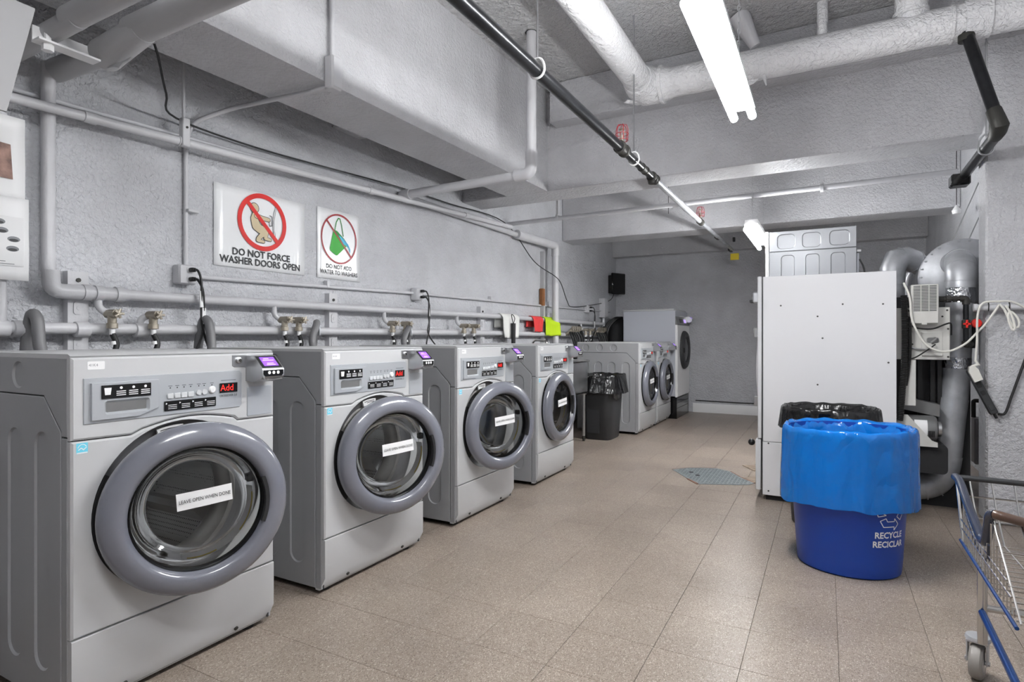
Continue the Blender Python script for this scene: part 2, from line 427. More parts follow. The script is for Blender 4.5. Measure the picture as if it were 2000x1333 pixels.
# overhead beams
b = MB('beam')
b.add([(-2.80, YN, SOF), (-2.36, YN, SOF), (-2.36, YN, ZC), (-2.80, YN, ZC), (-2.60, 4.70, SOF), (-2.19, 4.70, SOF), (-2.19, 4.70, ZC), (-2.60, 4.70, ZC)],
      [(0, 1, 2, 3), (4, 7, 6, 5), (0, 4, 5, 1), (1, 5, 6, 2), (2, 6, 7, 3), (3, 7, 4, 0)])
struct(b.build('ceiling_beam'))
struct(MB('beam').box(XL, 1.6, 4.70, 5.06, SOF, ZC, .006).build('ceiling_beam'))
struct(MB('beam').box(-2.10, 1.6, 4.55, 4.70, 3.02, ZC, .006).build('ceiling_beam'))
struct(MB('beam').box(XL, XR, 7.12, 7.50, SOF-.02, ZC, .008).build('ceiling_beam'))
struct(MB('beam').box(XL, XR, 9.18, YB, 2.49, ZC, .006).build('ceiling_beam'))
# lighter soffit block above the wall, seen in the dark recess between the beam and the wall
struct(MB('beam').box(-3.1, -2.66, 3.02, 3.30, 2.66, 2.80, .01).build('ceiling_beam'))

# ------------------------------------------------------------------ fluorescent lamps on chains
def lamp(label, x, y0, y1, z, chains):
    t = thing('fluorescent_lamp', label, 'lamp', (x, y0, z), 0, 'fluorescent ceiling lamps'); L = y1-y0
    MB('lampwhite').prism([(-.058, .036), (-.050, .085), (.050, .085), (.058, .036), (.02, .030), (-.02, .030)], 'y', .02, L-.02).build('housing', t)
    for sx in (-1, 1):
        tb = MB('tube').lathe([(.0005, 0), (.012, .001), (.019, .008), (.019, L-.008), (.012, L-.001), (.0005, L)], 'y', (sx*.044, 0, 0), 16).build('tube', t)
    for e in (.012, L-.03):
        for sx in (-1, 1):
            MB('lampwhite').prism([(sx*.044-.013, .0195), (sx*.044+.013, .0195), (sx*.044+.011, .05), (sx*.044-.011, .05)], 'y', e, e+.018).build('socket', t)
    for (cy, top) in chains:
        m = MB('steel'); zz = .085; k = 0
        while zz < top-z-.02:
            h = .035; w = .006
            pts = [(w*math.cos(a)*(1 if k % 2 else 0), cy-y0+w*math.cos(a)*(0 if k % 2 else 1), zz+h/2+(h/2)*math.sin(a)) for a in [i*math.pi/4 for i in range(8)]]
            m.tube(pts, .0016, 5, closed=True); zz += h-.006; k += 1
        m.box(-.012, .012, cy-y0-.012, cy-y0+.012, top-z-.02, top-z)
        m.build('chain', t)
lamp('long twin tube fluorescent lamp hanging on chains in front of the large white pipe', -.375, 2.00, 3.20, 2.30, ((2.2, ZC), (3.02, ZC)))
lamp('small distant twin tube lamp hanging above the white dryer panel', -.56, 5.30, 6.50, 2.09, ((5.4, ZC), (6.4, ZC)))
lamp('twin tube fluorescent lamp high above the viewer at the near end of the room', .30, -.40, .80, 3.15, ((-.2, ZC), (.6, ZC)))

# ------------------------------------------------------------------ overhead pipes
t = thing('insulated_pipe', 'fat white painted steam pipe with a mitred elbow beside the near lamp', 'pipe', (-1.2, 4.3, 3.04))
fp = MB('fatpipe')
fp.tube([(0, -7.0+.6, 0), (0, -.02, 0)], .098, 28, cap=False)
fp.build('pipe_run', t)
fp = MB('fatpipe'); fp.tube([(-.02, 0, .0), (2.78, 0, .0)], .104, 28); fp.build('pipe_run', t)
e = MB('fatpipe'); e.tube([(0, -.19, 0), (0, -.15, 0), (0, -.10, 0), (.03, -.03, 0), (.10, 0, 0), (.17, 0, 0), (.21, 0, 0)], [.104, .116, .122, .13, .122, .116, .106], 28); e.build('elbow', t)
for x, r_, w in ((.135, .134, .03), (.09, .126, .02), (1.86, .111, .02), (1.98, .114, .13), (2.46, .111, .018)):
    MB('fatpipe').lathe([(.09, -w/2), (r_, -w/2+.003), (r_+.002, 0), (r_, w/2-.003), (.09, w/2)], 'x', (x, 0, 0), 28).build('wrap_band', t)
m = MB('fatpipe'); m.add([(-.11, -.06, -.085), (-.06, .02, -.11), (.02, -.03, -.125), (-.05, -.05, -.10), (-.145, -.05, -.10)], [(0, 1, 2), (0, 3, 4), (4, 3, 2), (4, 1, 0), (4, 2, 1)]); m.build('paint_flake', t)
m = MB('fatpipe'); m.tube([(.83, -.03, -.09), (.835, -.03, -.12), (.845, -.03, -.165)], [.014, .011, .004], 8); m.build('paint_drip', t)
m = MB('fatpipe'); m.prism([(.66, -.095), (.80, -.105), (.765, -.13), (.70, -.15), (.675, -.125)], 'y', -.02, -.012); m.build('paint_flake', t)
tag(MB('fatpipe').tube([(-.02, 4.30, ZC), (-.02, 4.30, 3.13)], .032, 14).build('pipe_stub'), 'short white pipe stub dropping from the ceiling onto the fat pipe right of the lamp', 'pipe')
o = MB('fatpipe'); o.tube([(.46, 4.10, ZC+.0), (.46, 4.22, 3.30), (.46, 4.29, 3.20), (.46, 4.3, 3.11)], .085, 18); o.lathe([(.05, -.012), (.098, -.012), (.098, .012), (.05, .012)], 'z', (.46, 4.3, 3.15), 18)
tag(o.build('pipe_elbow'), 'white painted pipe elbow joining the fat pipe from the ceiling at top right', 'pipe')
o = MB('pipe'); o.tube([(-.52, 4.20, ZC), (-.42, 4.24, 3.14)], [.07, .035], 12)
tag(o.build('pipe_hanger'), 'tapered grey hanger bracket on the ceiling just right of the lamp', 'bracket')

# black sprinkler main with its hangers
t = thing('sprinkler_pipe', 'black steel sprinkler pipe running the length of the room below the ceiling', 'pipe', (-1.15, 0, 2.375))
MB('blackpipe').tube([(-.02, -2.15, 0), (0, 3.56, 0)], .031, 16).build('pipe_run', t)
MB('blackpipe').tube([(0, 3.64, 0), (0, 4.32, 0)], .026, 16).build('pipe_run', t)
MB('galv').tube([(0, 4.42, 0), (.0, 6.2, 0)], .0245, 16).build('pipe_run', t)
MB('galv').tube([(.0, 6.28, 0), (.02, 8.45, 0)], .020, 16).build('pipe_run', t)
for y, r_ in ((3.60, .042), (4.10, .031), (4.37, .039), (6.24, .034), (7.3, .026), (8.42, .03)):
    MB('iron').lathe([(.02, -.06), (r_, -.055), (r_, -.035), (r_*.86, -.03), (r_*.86, .03), (r_, .035), (r_, .055), (.02, .06)], 'y', (0, y, 0), 16).build('coupling', t)
MB('iron').tube([(0, 4.34, -.05), (0, 4.34, 0), (0, 4.40, .0)], .03, 12).build('coupling', t)
for y in (2.36, 3.86):
    m = MB('steel'); m.tube([(0, y, ZC-2.375), (0, y, .05)], .005, 6)
    m.build('hanger_rod', t)
    m = MB('white'); m.tube([(.036*math.cos(a), y, .055*math.sin(a) if math.sin(a) > 0 else .036*math.sin(a)) for a in [k*math.pi/10 for k in range(20)]], .006, 6, closed=True); m.build('hanger_ring', t)
def sprinkler(y, label):
    t = thing('fire_sprinkler', label, 'sprinkler', (-1.15, y, 2.375), 0, 'caged sprinkler heads')
    MB('brass').tube([(0, 0, .03), (0, 0, .085)], .012, 10).build('nozzle', t)
    m = MB('brass'); m.tube([(-.012, 0, .085), (-.016, 0, .105), (0, 0, .125), (.016, 0, .105), (.012, 0, .085)], .003, 6); m.lathe([(.0005, .126), (.02, .126), (.02, .128), (.0005, .129)], 'z', (0, 0, 0), 12); m.build('deflector', t)
    m = MB('darkred')
    for k in range(6):
        a = k*math.pi/3; c, s_ = math.cos(a), math.sin(a)
        m.tube([(.038*c, .038*s_, .052), (.040*c, .040*s_, .12), (.030*c, .030*s_, .15), (.004*c, .004*s_, .157)], .0022, 5)
    for z, r_ in ((.055, .039), (.095, .041)):
        m.tube([(r_*math.cos(k*math.pi/8), r_*math.sin(k*math.pi/8), z) for k in range(16)], .0022, 5, closed=True)
    m.build('cage', t)
sprinkler(3.60, 'red wire caged sprinkler head on the black pipe in front of the first beam')
sprinkler(6.24, 'red wire caged sprinkler head farther back, beyond the first beam')
t = thing('hanging_tag', 'small yellow tag hanging at the far end of the black pipe', 'tag', (-1.09, 8.40, 2.34))
MB('yellow').box(-.06, .05, -.002, .002, -.11, -.02, .0015).build('plate', t); MB('steel').tube([(-.05, 0, .03), (-.055, 0, -.02)], .003, 5).build('wire', t)
MB('dark').box(-.03, .0, -.02, .02, .14, .20, .004).build('hanger_clip', t)

# thin cross pipe beyond the first beam
t = thing('cross_pipe', 'thin grey pipe crossing the room just behind the first beam', 'pipe', (-3.05, 5.60, 2.435))
MB('pipe').tube([(-.05, 0, -.015), (3.95, 0, .02)], .023, 14).build('pipe_run', t)
for x in (.56, 3.02):
    MB('pipe').box(x-.012, x+.012, -.012, .012, .02, ZC-2.435).build('hanger_rod', t)
    MB('pipe').lathe([(.02, -.014), (.034, -.012), (.034, .012), (.02, .014)], 'x', (x, 0, .005), 12).build('hanger_ring', t)
for nm, x, y, z, lb in (('hanger_wire', -1.4, 5.9, 2.4, 'thin rod hanging from the bay ceiling over the far sprinkler'), ('bulb_socket', 1.02, 6.4, 2.30, 'bare white bulb socket hanging on a wire near the right wall')):
    t = thing(nm, lb, 'fixture', (x, y, z))
    MB('dark').tube([(0, 0, .02), (0, 0, ZC-z)], .003, 6).build('wire', t)
    if nm == 'bulb_socket': MB('white').lathe([(.001, -.04), (.03, -.035), (.036, -.005), (.02, .02), (.008, .04), (.001, .045)], 'z', (0, 0, 0), 14).build('socket', t)

# black pipe at the column
t = thing('drain_pipe', 'black iron pipe dropping from the fat white pipe and turning beside the column', 'pipe', (.812, 4.1, 2.345))
MB('blackpipe').tube([(-.09, .17, .635), (.03, 0, 0)], .031, 16).build('pipe_run', t)
MB('iron').lathe([(.02, -.03), (.042, -.028), (.042, .01), (.03, .015)], 'z', (-.085, .165, .59), 14).build('collar', t)
MB('iron').tube([(.012, .026, .09), (.026, .004, .025), (.032, .004, -.005), (.032, .03, -.03), (.032, .09, -.04)], [.037, .039, .042, .039, .035], 16).build('elbow', t)
MB('blackpipe').tube([(.032, .08, -.04), (.028, .95, -.06)], .031, 16).build('pipe_run', t)
MB('blackgloss').box(-.05, .06, .86, .98, -.13, -.05, .01).build('end_bracket', t)
m = MB('steel'); m.tube([(.032+.038*math.cos(a), .30, -.048+(.038*math.sin(a) if math.sin(a) < 0 else .085*math.sin(a))) for a in [k*math.pi/10 for k in range(20)]], .005, 6, closed=True); m.tube([(.032, .30, .03), (.032, .30, .97)], .004, 6); m.build('hanger_ring', t)

# grey drain coming down from the ceiling, crossing to the wall and running along it
t = thing('waste_pipe', 'pale grey waste pipe dropping from the ceiling, crossing to the wall and dropping again', 'pipe', (0, 0, 0))
XV, YV = -1.86, 3.72
MB('pipe').tube([(XV, YV, ZC), (XV, YV, 2.46)], .036, 18).build('pipe_run', t)
MB('pipe').tube([(XV, YV, 2.50), (XV, YV, 2.38), (XV-.03, YV, 2.345), (XV-.13, YV, 2.342)], .043, 18, fil=.05).build('elbow', t)
MB('pipe').tube([(XV-.10, YV, 2.342), (-3.03, YV, 2.325)], .034, 18).build('pipe_run', t)
MB('pipe').tube([(-2.95, YV, 2.327), (-3.052, YV, 2.325), (-3.055, YV+.12, 2.325)], .043, 18, fil=.07).build('elbow', t)
MB('pipe').tube([(-3.055, YV+.10, 2.325), (-3.04, 5.8, 2.32)], .028, 16).build('pipe_run', t)
MB('pipe').tube([(-3.03, 5.70, 2.32), (-2.95, 6.57, 2.31), (-2.95, 6.57, 2.18)], .05, 18, fil=.10).build('elbow', t)
MB('pipe').tube([(-2.95, 6.57, 2.22), (-2.95, 6.57, .02)], .042, 16).build('pipe_run', t)
MB('pipe_smooth').box(-3.1, -3.05, 6.44, 6.49, 0, 2.23).build('backing_strip', t)
MB('dark').lathe([(.03, -.001), (.042, -.001), (.046, -.004)], 'z', (XV, YV, ZC), 14).build('ceiling_hole', t)
tag(MB('wood').box(-3.09, -3.045, 6.40, 6.47, 1.56, 1.77, .004).build('wood_block'), 'short brown wooden block wedged behind the vertical waste pipe', 'block')

# wall pipe A: long sloping heating pipe high on the left wall
t = thing('heating_pipe', 'long thin painted pipe running high along the left wall above the signs', 'pipe', (-2.99, 0, 0))
MB('pipe').tube([(0, -1.0, 2.07), (0, 5.5, 2.362)], .022, 14).build('pipe_run', t)
for y in (1.42, 1.86, 3.3, 4.6): MB('pipe').lathe([(.015, -.03), (.027, -.026), (.027, .026), (.015, .03)], 'y', (0, y, 2.07+.0449*(y+1)), 12).build('coupling', t)
t = thing('wire_conduit', 'slim grey conduit strapped just above the high wall pipe', 'conduit', (-3.075, 0, 0))
MB('pipe').tube([(0, -.6, 2.17), (0, 5.6, 2.39)], .010, 10).build('pipe_run', t)
t = thing('pipe_hanger', 'flat strap hanger holding the high wall pipe on a thin rod', 'hanger', (-2.985, 1.86, 2.2))
MB('pipe').box(-.008, .03, -.02, .02, -.03, .12, .004).build('strap', t); MB('pipe').tube([(.0, .0, .10), (0, 0, 1.16)], .0085, 8).build('rod', t)
MB('iron').tube([(.03, 0, .07), (.036, 0, .07)], .006, 8).build('bolt', t)

# two big insulated pipes in the top left corner
t = thing('branch_pipe', 'grey insulated pipe with stepped sleeves crossing the top left corner and turning down the wall', 'pipe', (0, 1.31, 2.365))
MB('pipe_smooth').tube([(-3.05, 0, 0), (-2.55, 0, -.015)], .050, 20).build('pipe_run', t)
MB('pipe_smooth').tube([(-2.64, 0, -.026), (-2.36, 0, .012)], [.065, .052], 22).build('sleeve', t)
m = MB('pipe_smooth'); m.tube([(-2.43, 0, .020), (1.55, 0, .034)], .056, 22); m.build('sleeve', t)
MB('pipe_smooth').prism([(-2.64, -.085), (-2.44, -.080), (-2.46, -.088), (-2.50, -.09), (-2.53, -.105), (-2.56, -.092)], 'y', -.004, .004).build('torn_flap', t)
MB('pipe').tube([(-3.045, -.03, .02), (-3.045, -.03, -.88), (-3.02, -.03, -.95)], .027, 16).build('down_pipe', t)
t = thing('branch_pipe', 'upper grey insulated pipe in the far top left corner of the picture', 'pipe', (0, 1.12, 2.35))
MB('pipe_smooth').tube([(-3.05, 0, -.01), (-2.44, 0, .0)], .038, 22).build('pipe_run', t)
MB('pipe_smooth').tube([(-2.50, 0, .012), (1.55, 0, .03)], .045, 22).build('sleeve', t)
t = thing('angle_bracket', 'white painted angle iron bracket bolted under the two corner pipes', 'bracket', (-2.62, 1.08, 2.315))
MB('white').prism([(-.03, -.03), (.03, -.03), (.03, -.022), (-.022, -.022), (-.022, .035), (-.03, .035)], 'y', -.02, .19).build('angle', t)
MB('white').tube([(.0, .02, -.05), (0, .02, .02)], .012, 8).build('bolt', t)
MB('white').tube([(.0, .02, -.03), (0, .02, -.055)], .02, 6).build('nut', t)

# conduit and box on the side of the long beam, running under it to the wall outlet
t = thing('conduit', 'grey conduit with a junction box, running under the long beam and down the wall', 'conduit', (0, 0, 0))
MB('pipe').tube([(-2.228, 2.17, ZC), (-2.228, 2.17, 2.59)], .0125, 10).build('pipe_run', t)
MB('pipe').box(-2.25, -2.19, 2.135, 2.205, 2.43, 2.60, .008).build('junction_box', t)
MB('pipe').box(-2.192, -2.186, 2.14, 2.20, 2.44, 2.59, .003).build('cover', t)
MB('pipe').tube([(-2.22, 2.17, 2.45), (-2.95, 2.10, 2.45), (-3.07, 1.95, 2.34), (-3.085, 1.935, 2.20), (-3.085, 1.935, 1.55)], .0125, 10, fil=.16).build('pipe_run', t)
for z in (1.86,): MB('pipe').box(-3.1, -3.05, 1.93, 1.99, z-.008, z+.008, .002).build('strap', t)

# ------------------------------------------------------------------ water pipes, struts, valves and hoses along the left wall
XP = -3.02
t = thing('water_pipe', 'upper grey water pipe along the left wall behind the washers', 'pipe', (XP, 0, 1.372))
MB('pipe').tube([(0, 1.28, .09), (0, 1.28, .0), (0, 1.40, 0)], .034, 16, fil=.09).build('elbow', t)
MB('pipe').tube([(0, 1.36, 0), (0, 1.60, 0)], .031, 16).build('pipe_run', t)
MB('pipe').tube([(0, 1.60, 0), (0, 5.3, .018), (0, 8.5, .005)], .0255, 14).build('pipe_run', t)
for y in (1.42, 1.56, 1.47): MB('pipe').lathe([(.02, -.02), (.037, -.018), (.037, .018), (.02, .02)], 'y', (0, y, 0), 14).build('coupling', t)
t = thing('water_pipe', 'lower grey water pipe along the left wall, level with the washer tops', 'pipe', (XP, 0, 1.200))
MB('pipe').tube([(0, -.8, 0), (0, 5.3, .012), (0, 8.5, 0)], .026, 14).build('pipe_run', t)
MB('pipe').tube([(0, 1.10, .0), (0, 1.10, .90)], .022, 14).build('riser', t)
for y in (1.10, 1.17, 1.40, 1.66): MB('pipe').lathe([(.02, -.03), (.036, -.027), (.036, .027), (.02, .03)], 'y', (0, y, 0), 14).build('coupling', t)
for y0, w, top, lb in ((1.36, .085, 1.47, 'grey steel strut post on the wall behind the nearest washer'), (2.95, .075, 1.475, 'grey steel strut post on the wall below the bucket sign'), (4.97, .075, 1.48, 'grey steel strut post on the wall behind the fourth washer'), (6.72, .07, 1.48, 'grey steel strut post right of the green rag')):
    t = thing('strut_post', lb, 'post', (-3.1, y0, 0), 0, 'wall strut posts')
    MB('pipe').prism([(0, 0), (.045, 0), (.045, w), (0, w)], 'z', 0, top).build('channel', t)
    for z in (1.43, 1.30, 1.22, 1.13):
        m = MB('iron' if z > 1.4 else 'pipe'); m.tube([(.045, w*.5, z), (.052, w*.5, z)], .010, 8); m.build('bolt', t)
        if z in (1.30, 1.13): MB('pipe').prism(rrect(w*.5-.02, w*.5+.02, z-.03, z+.03, .012), 'x', .045, .050).build('clamp_strap', t)
def valve(y, top, label, hlabel, yb, dark=True):
    t = thing('hose_valve', label, 'valve', (XP, y, 1.275), 0, 'washer supply valves')
    m = MB('pipe')
    if top: m.tube([(0, -.03, .105), (0, -.03, .03), (.02, 0, .0), (.075, 0, 0)], .0165, 10, fil=.025)
    else: m.tube([(0, -.03, -.08), (0, -.03, -.02), (.02, 0, .0), (.075, 0, 0)], .0165, 10, fil=.025)
    m.build('feed_pipe', t)
    m = MB('brass'); m.tube([(.02, 0, 0), (.10, 0, 0)], .021, 10); m.tube([(.06, 0, 0), (.06, 0, -.05)], .019, 10); m.lathe([(.012, -.07), (.024, -.068), (.024, -.045), (.015, -.04)], 'z', (.06, 0, 0), 10); m.build('body', t)
    m = MB('brass'); m.tube([(.10, 0, 0), (.118, 0, 0)], .007, 8)
    for k in range(5):
        a = 2*math.pi*k/5; m.tube([(.118, 0, 0), (.118, .022*math.cos(a), .022*math.sin(a))], .006, 6)
    m.build('handle', t)
    h = thing('supply_hose', hlabel, 'hose', (XP+.06, y, 1.207), 0, 'washer supply hoses')
    MB('white').tube([(0, 0, .012), (.002, 0, -.03)], .0125, 10).build('ferrule', h)
    MB('rubber').tube(spline([(.002, 0, -.025), (.01, .01, -.10), (.02, (yb-y)*.3, -.25), (.06, (yb-y)*.8, -.36), (.185, yb-y, -.42)], 6), .0125, 10).build('hose', h)
    MB('white').tube([(.004, .003, -.062), (.006, .004, -.078)], .0140, 10).build('band', h)
WY = [.885, 1.875, 2.94, 4.06, 6.80, 7.63]
XF = -1.97
for i, (a, b_) in enumerate(((1.50, 1.69), (2.49, 2.60), (3.51, 3.67), (4.52, 4.69), (7.62, 7.80))):
    n_ = ['nearest', 'second', 'third', 'fourth', 'far paired'][i]
    valve(a, True, 'left supply valve on the wall behind the %s washer' % n_, 'black supply hose under the left valve of the %s washer' % n_, WY[i]+.30)
    valve(b_, False, 'right supply valve on the wall behind the %s washer' % n_, 'black supply hose under the right valve of the %s washer' % n_, WY[i]+.42)
for (y, tilt, lb, yb) in ((1.19, .0, 'thick grey drain hose hooked over the lower pipe at the far left', 1.05), (1.965, .0, 'thick grey drain hose hooked over the lower pipe beside two black cords', 2.1), (2.66, .10, 'leaning grey drain hose behind the second washer', 2.45), (3.58, .16, 'grey drain hose arched over the lower pipe behind the third washer', 3.5)):
    t = thing('drain_hose', lb, 'hose', (XP, y, 1.2), 0, 'washer drain hoses')
    MB('hosegrey').tube(spline([(.245, yb-y, -.45), (.15, tilt*.0, -.22), (.115, 0, -.06), (.095, tilt*.5, .04), (.045, tilt, .055), (.005, tilt*1.15, -.06), (-.0, tilt*1.15, -.16)], 7), .023, 12).build('hose', t)
    MB('galv').prism([(.055, -.02), (.075, -.02), (.07, .075), (.062, .075)], 'y', tilt*.8+.02, tilt*.8+.027).build('hook', t)
    MB('pipe').tube([(0, tilt*1.15, -.12), (0, tilt*1.15, -1.19)], .03, 14).build('standpipe', t)
    MB('pipe').lathe([(.028, -.03), (.038, -.028), (.038, .012), (.03, .015)], 'z', (0, tilt*1.15, -.11), 14).build('standpipe_collar', t)
# outlet boxes, cords and the conduit that joins them
t = thing('conduit_run', 'thin grey conduit linking the outlet boxes along the wall', 'conduit', (-3.075, 0, 0))
MB('pipe').tube([(0, 1.96, 1.50), (0, 3.92, 1.542)], .0115, 10).build('pipe_run', t)
MB('pipe').tube([(0, 4.03, 1.543), (0, 7.9, 1.575)], .0115, 10).build('pipe_run', t)
MB('pipe').tube([(0, 8.0, 1.575), (0, 9.0, 1.59)], .0115, 10).build('pipe_run', t)
for y in (2.95, 5.2, 6.6): MB('pipe').box(-.025, .014, y-.012, y+.012, 1.50+(y-1.96)*.0142, 1.55+(y-1.96)*.0142, .003).build('strap', t)
def outlet(y, z, w, h, label, cords):
    t = thing('outlet_box', label, 'outlet', (-3.1, y, z), 0, 'wall outlet boxes')
    MB('pipe').box(0, .066, 0, w, -h/2, h/2, .008).build('body', t)
    MB('pipe').box(.064, .070, .004, w-.004, -h/2+.004, h/2-.004, .003).build('cover', t)
    for k, sz in ((0, .24), (1, -.24)): MB('pipe').prism(rrect(w*.38, w*.86, h*sz-.016, h*sz+.016, .012), 'x', .069, .072).build('socket', t)
    for k, (lb, sz, yb, tagz) in enumerate(cords):
        c = thing('electric_cable', lb, 'cord', (-3.03, y+w*.62, z+h*sz), 0, 'washer power cords')
        MB('black').box(0, .035, -.014, .014, -.011, .011, .005).build('plug', c)
        MB('black').tube(spline([(.034, 0, 0), (.06, .004, -.01), (.075, .012+.01*k, -.07), (.07, .015+.012*k, -.2), (.075, .02-.01*k, -.32), (.10, (yb-y)*.5, -.48), (.258, yb-y-w*.6, -.60)], 7), .0062, 8).build('cord', c)
        if tagz is not None: MB('white').box(.068, .0765, .004+.012*k, .026+.012*k, tagz-.045, tagz+.045, .002).build('tag', c)
outlet(1.868, 1.505, .098, .105, 'grey outlet box on the wall left of the washer door sign, two cords', (('upper black power cord plugged into the nearest outlet box', .24, 2.0, -.16), ('lower black power cord plugged into the nearest outlet box', -.24, 1.7, -.20)))
outlet(3.905, 1.535, .085, .105, 'grey outlet box on the wall above the third washer, two cords', (('upper black power cord at the outlet above the third washer', .24, 3.8, None), ('lower black power cord at the outlet above the third washer, white tag', -.24, 4.3, -.12)))
outlet(7.90, 1.585, .10, .105, 'distant grey outlet box on the wall above the far paired washers', (('upper black power cord at the distant outlet box', .24, 7.6, -.25), ('lower black power cord at the distant outlet box', -.24, 7.2, None)))
t = thing('outlet_box', 'tall grey electrical box in the far left corner behind the tall white machine', 'outlet', (-3.1, 8.55, 1.48))
MB('pipe').box(0, .09, 0, .16, 0, .30, .006).build('body', t); MB('pipe').box(.09, .096, .01, .15, .01, .29, .003).build('cover', t); MB('galv').tube([(.045, .08, 0), (.045, .08, -1.47)], .03, 12).build('conduit', t)
# black cable sagging along the wall to the speaker
tag(MB('black').tube(spline([(-2.62, 1.50, 2.468), (-2.64, 1.53, 2.42), (-2.80, 1.66, 2.34), (-3.02, 1.84, 2.325), (-3.06, 2.35, 2.325), (-3.06, 2.98, 2.355), (-3.06, 3.70, 2.392), (-3.06, 4.43, 2.405), (-3.05, 5.45, 2.41), (-3.03, 6.13, 2.07), (-2.90, 6.42, 1.92), (-2.89, 6.60, 1.84), (-2.99, 7.04, 1.64), (-3.05, 7.36, 1.59), (-3.06, 8.19, 1.66), (-3.06, 8.95, 1.77), (-3.02, 9.08, 1.92)], 6), .0055, 7).build('speaker_cable'), 'thin black cable strung high along the left wall down to the black speaker', 'cable')
t = thing('wall_speaker', 'black loudspeaker mounted high in the far left corner', 'speaker', (-3.1, 9.10, 1.87), R(-28))
MB('black').box(.02, .14, -.10, .14, .02, .31, .008).build('cabinet', t); MB('blackgloss').box(.14, .175, -.13, .17, -.0, .34, .012).build('front_grille', t); MB('black').box(-.0, .04, -.02, .06, .1, .2, .004).build('bracket', t)

# ------------------------------------------------------------------ signs and papers
EPS = [0]
def lay(a):
    EPS[0] = (EPS[0]+1) % 17
    return a+EPS[0]*.000018
def strip(m, pts, w, ax, a, z=None):
    """flat brush stroke through 2d points"""
    for (p, q) in zip(pts[:-1], pts[1:]):
        d = Vector((q[0]-p[0], q[1]-p[1])); n_ = Vector((-d.y, d.x)).normalized()*w/2
        m.plane([(p[0]+n_.x, p[1]+n_.y), (p[0]-n_.x, p[1]-n_.y), (q[0]-n_.x, q[1]-n_.y), (q[0]+n_.x, q[1]+n_.y)], ax, lay(a))
    for p in pts[1:-1]: m.plane(circ(p[0], p[1], w/2, 8), ax, lay(a))
def limb(m, pts, ws, a, ink=.007):
    for mt, e, o in (('ink', ink, 0), ('skin', 0, .0004)):
        m.mat(mt)
        for (p, q, w0, w1) in zip(pts[:-1], pts[1:], ws[:-1], ws[1:]):
            d = Vector((q[0]-p[0], q[1]-p[1])); n_ = Vector((-d.y, d.x)).normalized()
            w0_, w1_ = w0/2+e/2, w1/2+e/2
            m.plane([(p[0]+n_.x*w0_, p[1]+n_.y*w0_), (p[0]-n_.x*w0_, p[1]-n_.y*w0_), (q[0]-n_.x*w1_, q[1]-n_.y*w1_), (q[0]+n_.x*w1_, q[1]+n_.y*w1_)], 'x', lay(a+o))
        for p, w in zip(pts, ws): m.plane(circ(p[0], p[1], w/2+e/2, 12), 'x', lay(a+o))
def sheet(name, y0, y1, z0, z1, x, parent, m='sheen', wav=.002, n=10, seed=0):
    b = MB(m); vs_ = []; f = []
    for i in range(n+1):
        for j in range(n+1):
            u, v = i/n, j/n
            vs_.append((x+wav*noise.noise(Vector((u*2.5+seed, v*2.5, seed))), y0+(y1-y0)*u, z0+(z1-z0)*v))
    for i in range(n):
        for j in range(n): f.append((i*(n+1)+j, (i+1)*(n+1)+j, (i+1)*(n+1)+j+1, i*(n+1)+j+1))
    b.add(vs_, f); o = b.build(name, parent, sharp=180, fix=False)
    s = o.modifiers.new('thickness', 'SOLIDIFY'); s.thickness = .001; s.offset = 0
    return o
t = thing('wall_sign', 'white wall sign reading DO NOT FORCE WASHER DOORS OPEN with crossed-out figure', 'sign', (-3.093, 0, 0))
sheet('sheet', 2.105, 2.765, 1.583, 2.063, 0, t, wav=.0015)
m = MB('skin'); A = .0045
limb(m, [(2.378, 1.930), (2.372, 1.895), (2.385, 1.855), (2.415, 1.835)], [.034, .050, .058, .050], A)
limb(m, [(2.405, 1.84), (2.442, 1.818), (2.400, 1.778), (2.396, 1.768), (2.438, 1.762)], [.04, .034, .024, .022, .016], A)
limb(m, [(2.425, 1.845), (2.458, 1.822), (2.452, 1.786), (2.488, 1.780)], [.036, .030, .022, .016], A+.0001)
limb(m, [(2.385, 1.915), (2.43, 1.908), (2.475, 1.905)], [.026, .024, .022], A+.0008)
m.mat('ink').plane(circ(2.372, 1.962, .033, 20), 'x', A+.0006); m.mat('skin').plane(circ(2.372, 1.962, .029, 20), 'x', A+.001)
m.mat('ink'); strip(m, [(2.482, 1.935), (2.500, 1.93), (2.500, 1.872), (2.482, 1.868), (2.478, 1.90)], .004, 'x', A)
m.build('figure', t, fix=False)
m = MB('ink'); strip(m, [(2.535, 2.01), (2.520, 1.955), (2.513, 1.90), (2.514, 1.85), (2.524, 1.79)], .012, 'x', A); m.mat('papergrey'); strip(m, [(2.535, 2.01), (2.520, 1.955), (2.513, 1.90), (2.514, 1.85), (2.524, 1.79)], .006, 'x', A+.0003); m.build('door_edge', t, fix=False)
m = MB('red'); m.band(circ(2.432, 1.882, .149, 48), circ(2.432, 1.882, .178, 48), 'x', A+.0016)
d = Vector((-.7071, .7071)); m.plane([(2.432+a*.7071*.155+s_*.7071*.013, 1.882-a*.7071*.155+s_*.7071*.013) for a, s_ in ((-1, -1), (-1, 1), (1, 1), (1, -1))], 'x', A+.0017); m.build('prohibition_ring', t, fix=False)
m = MB('ink'); m.text('DO NOT FORCE', .059, FX(A, 2.430, 1.676), .024, .96); m.text('WASHER DOORS OPEN', .059, FX(A, 2.432, 1.625), .024, .93); m.build('lettering', t, fix=False)
t = thing('wall_sign', 'white wall sign reading DO NOT ADD WATER TO WASHERS with crossed-out green bucket', 'sign', (-3.093, 0, 0))
sheet('sheet', 2.875, 3.290, 1.583, 2.075, 0, t, wav=.001, seed=4)
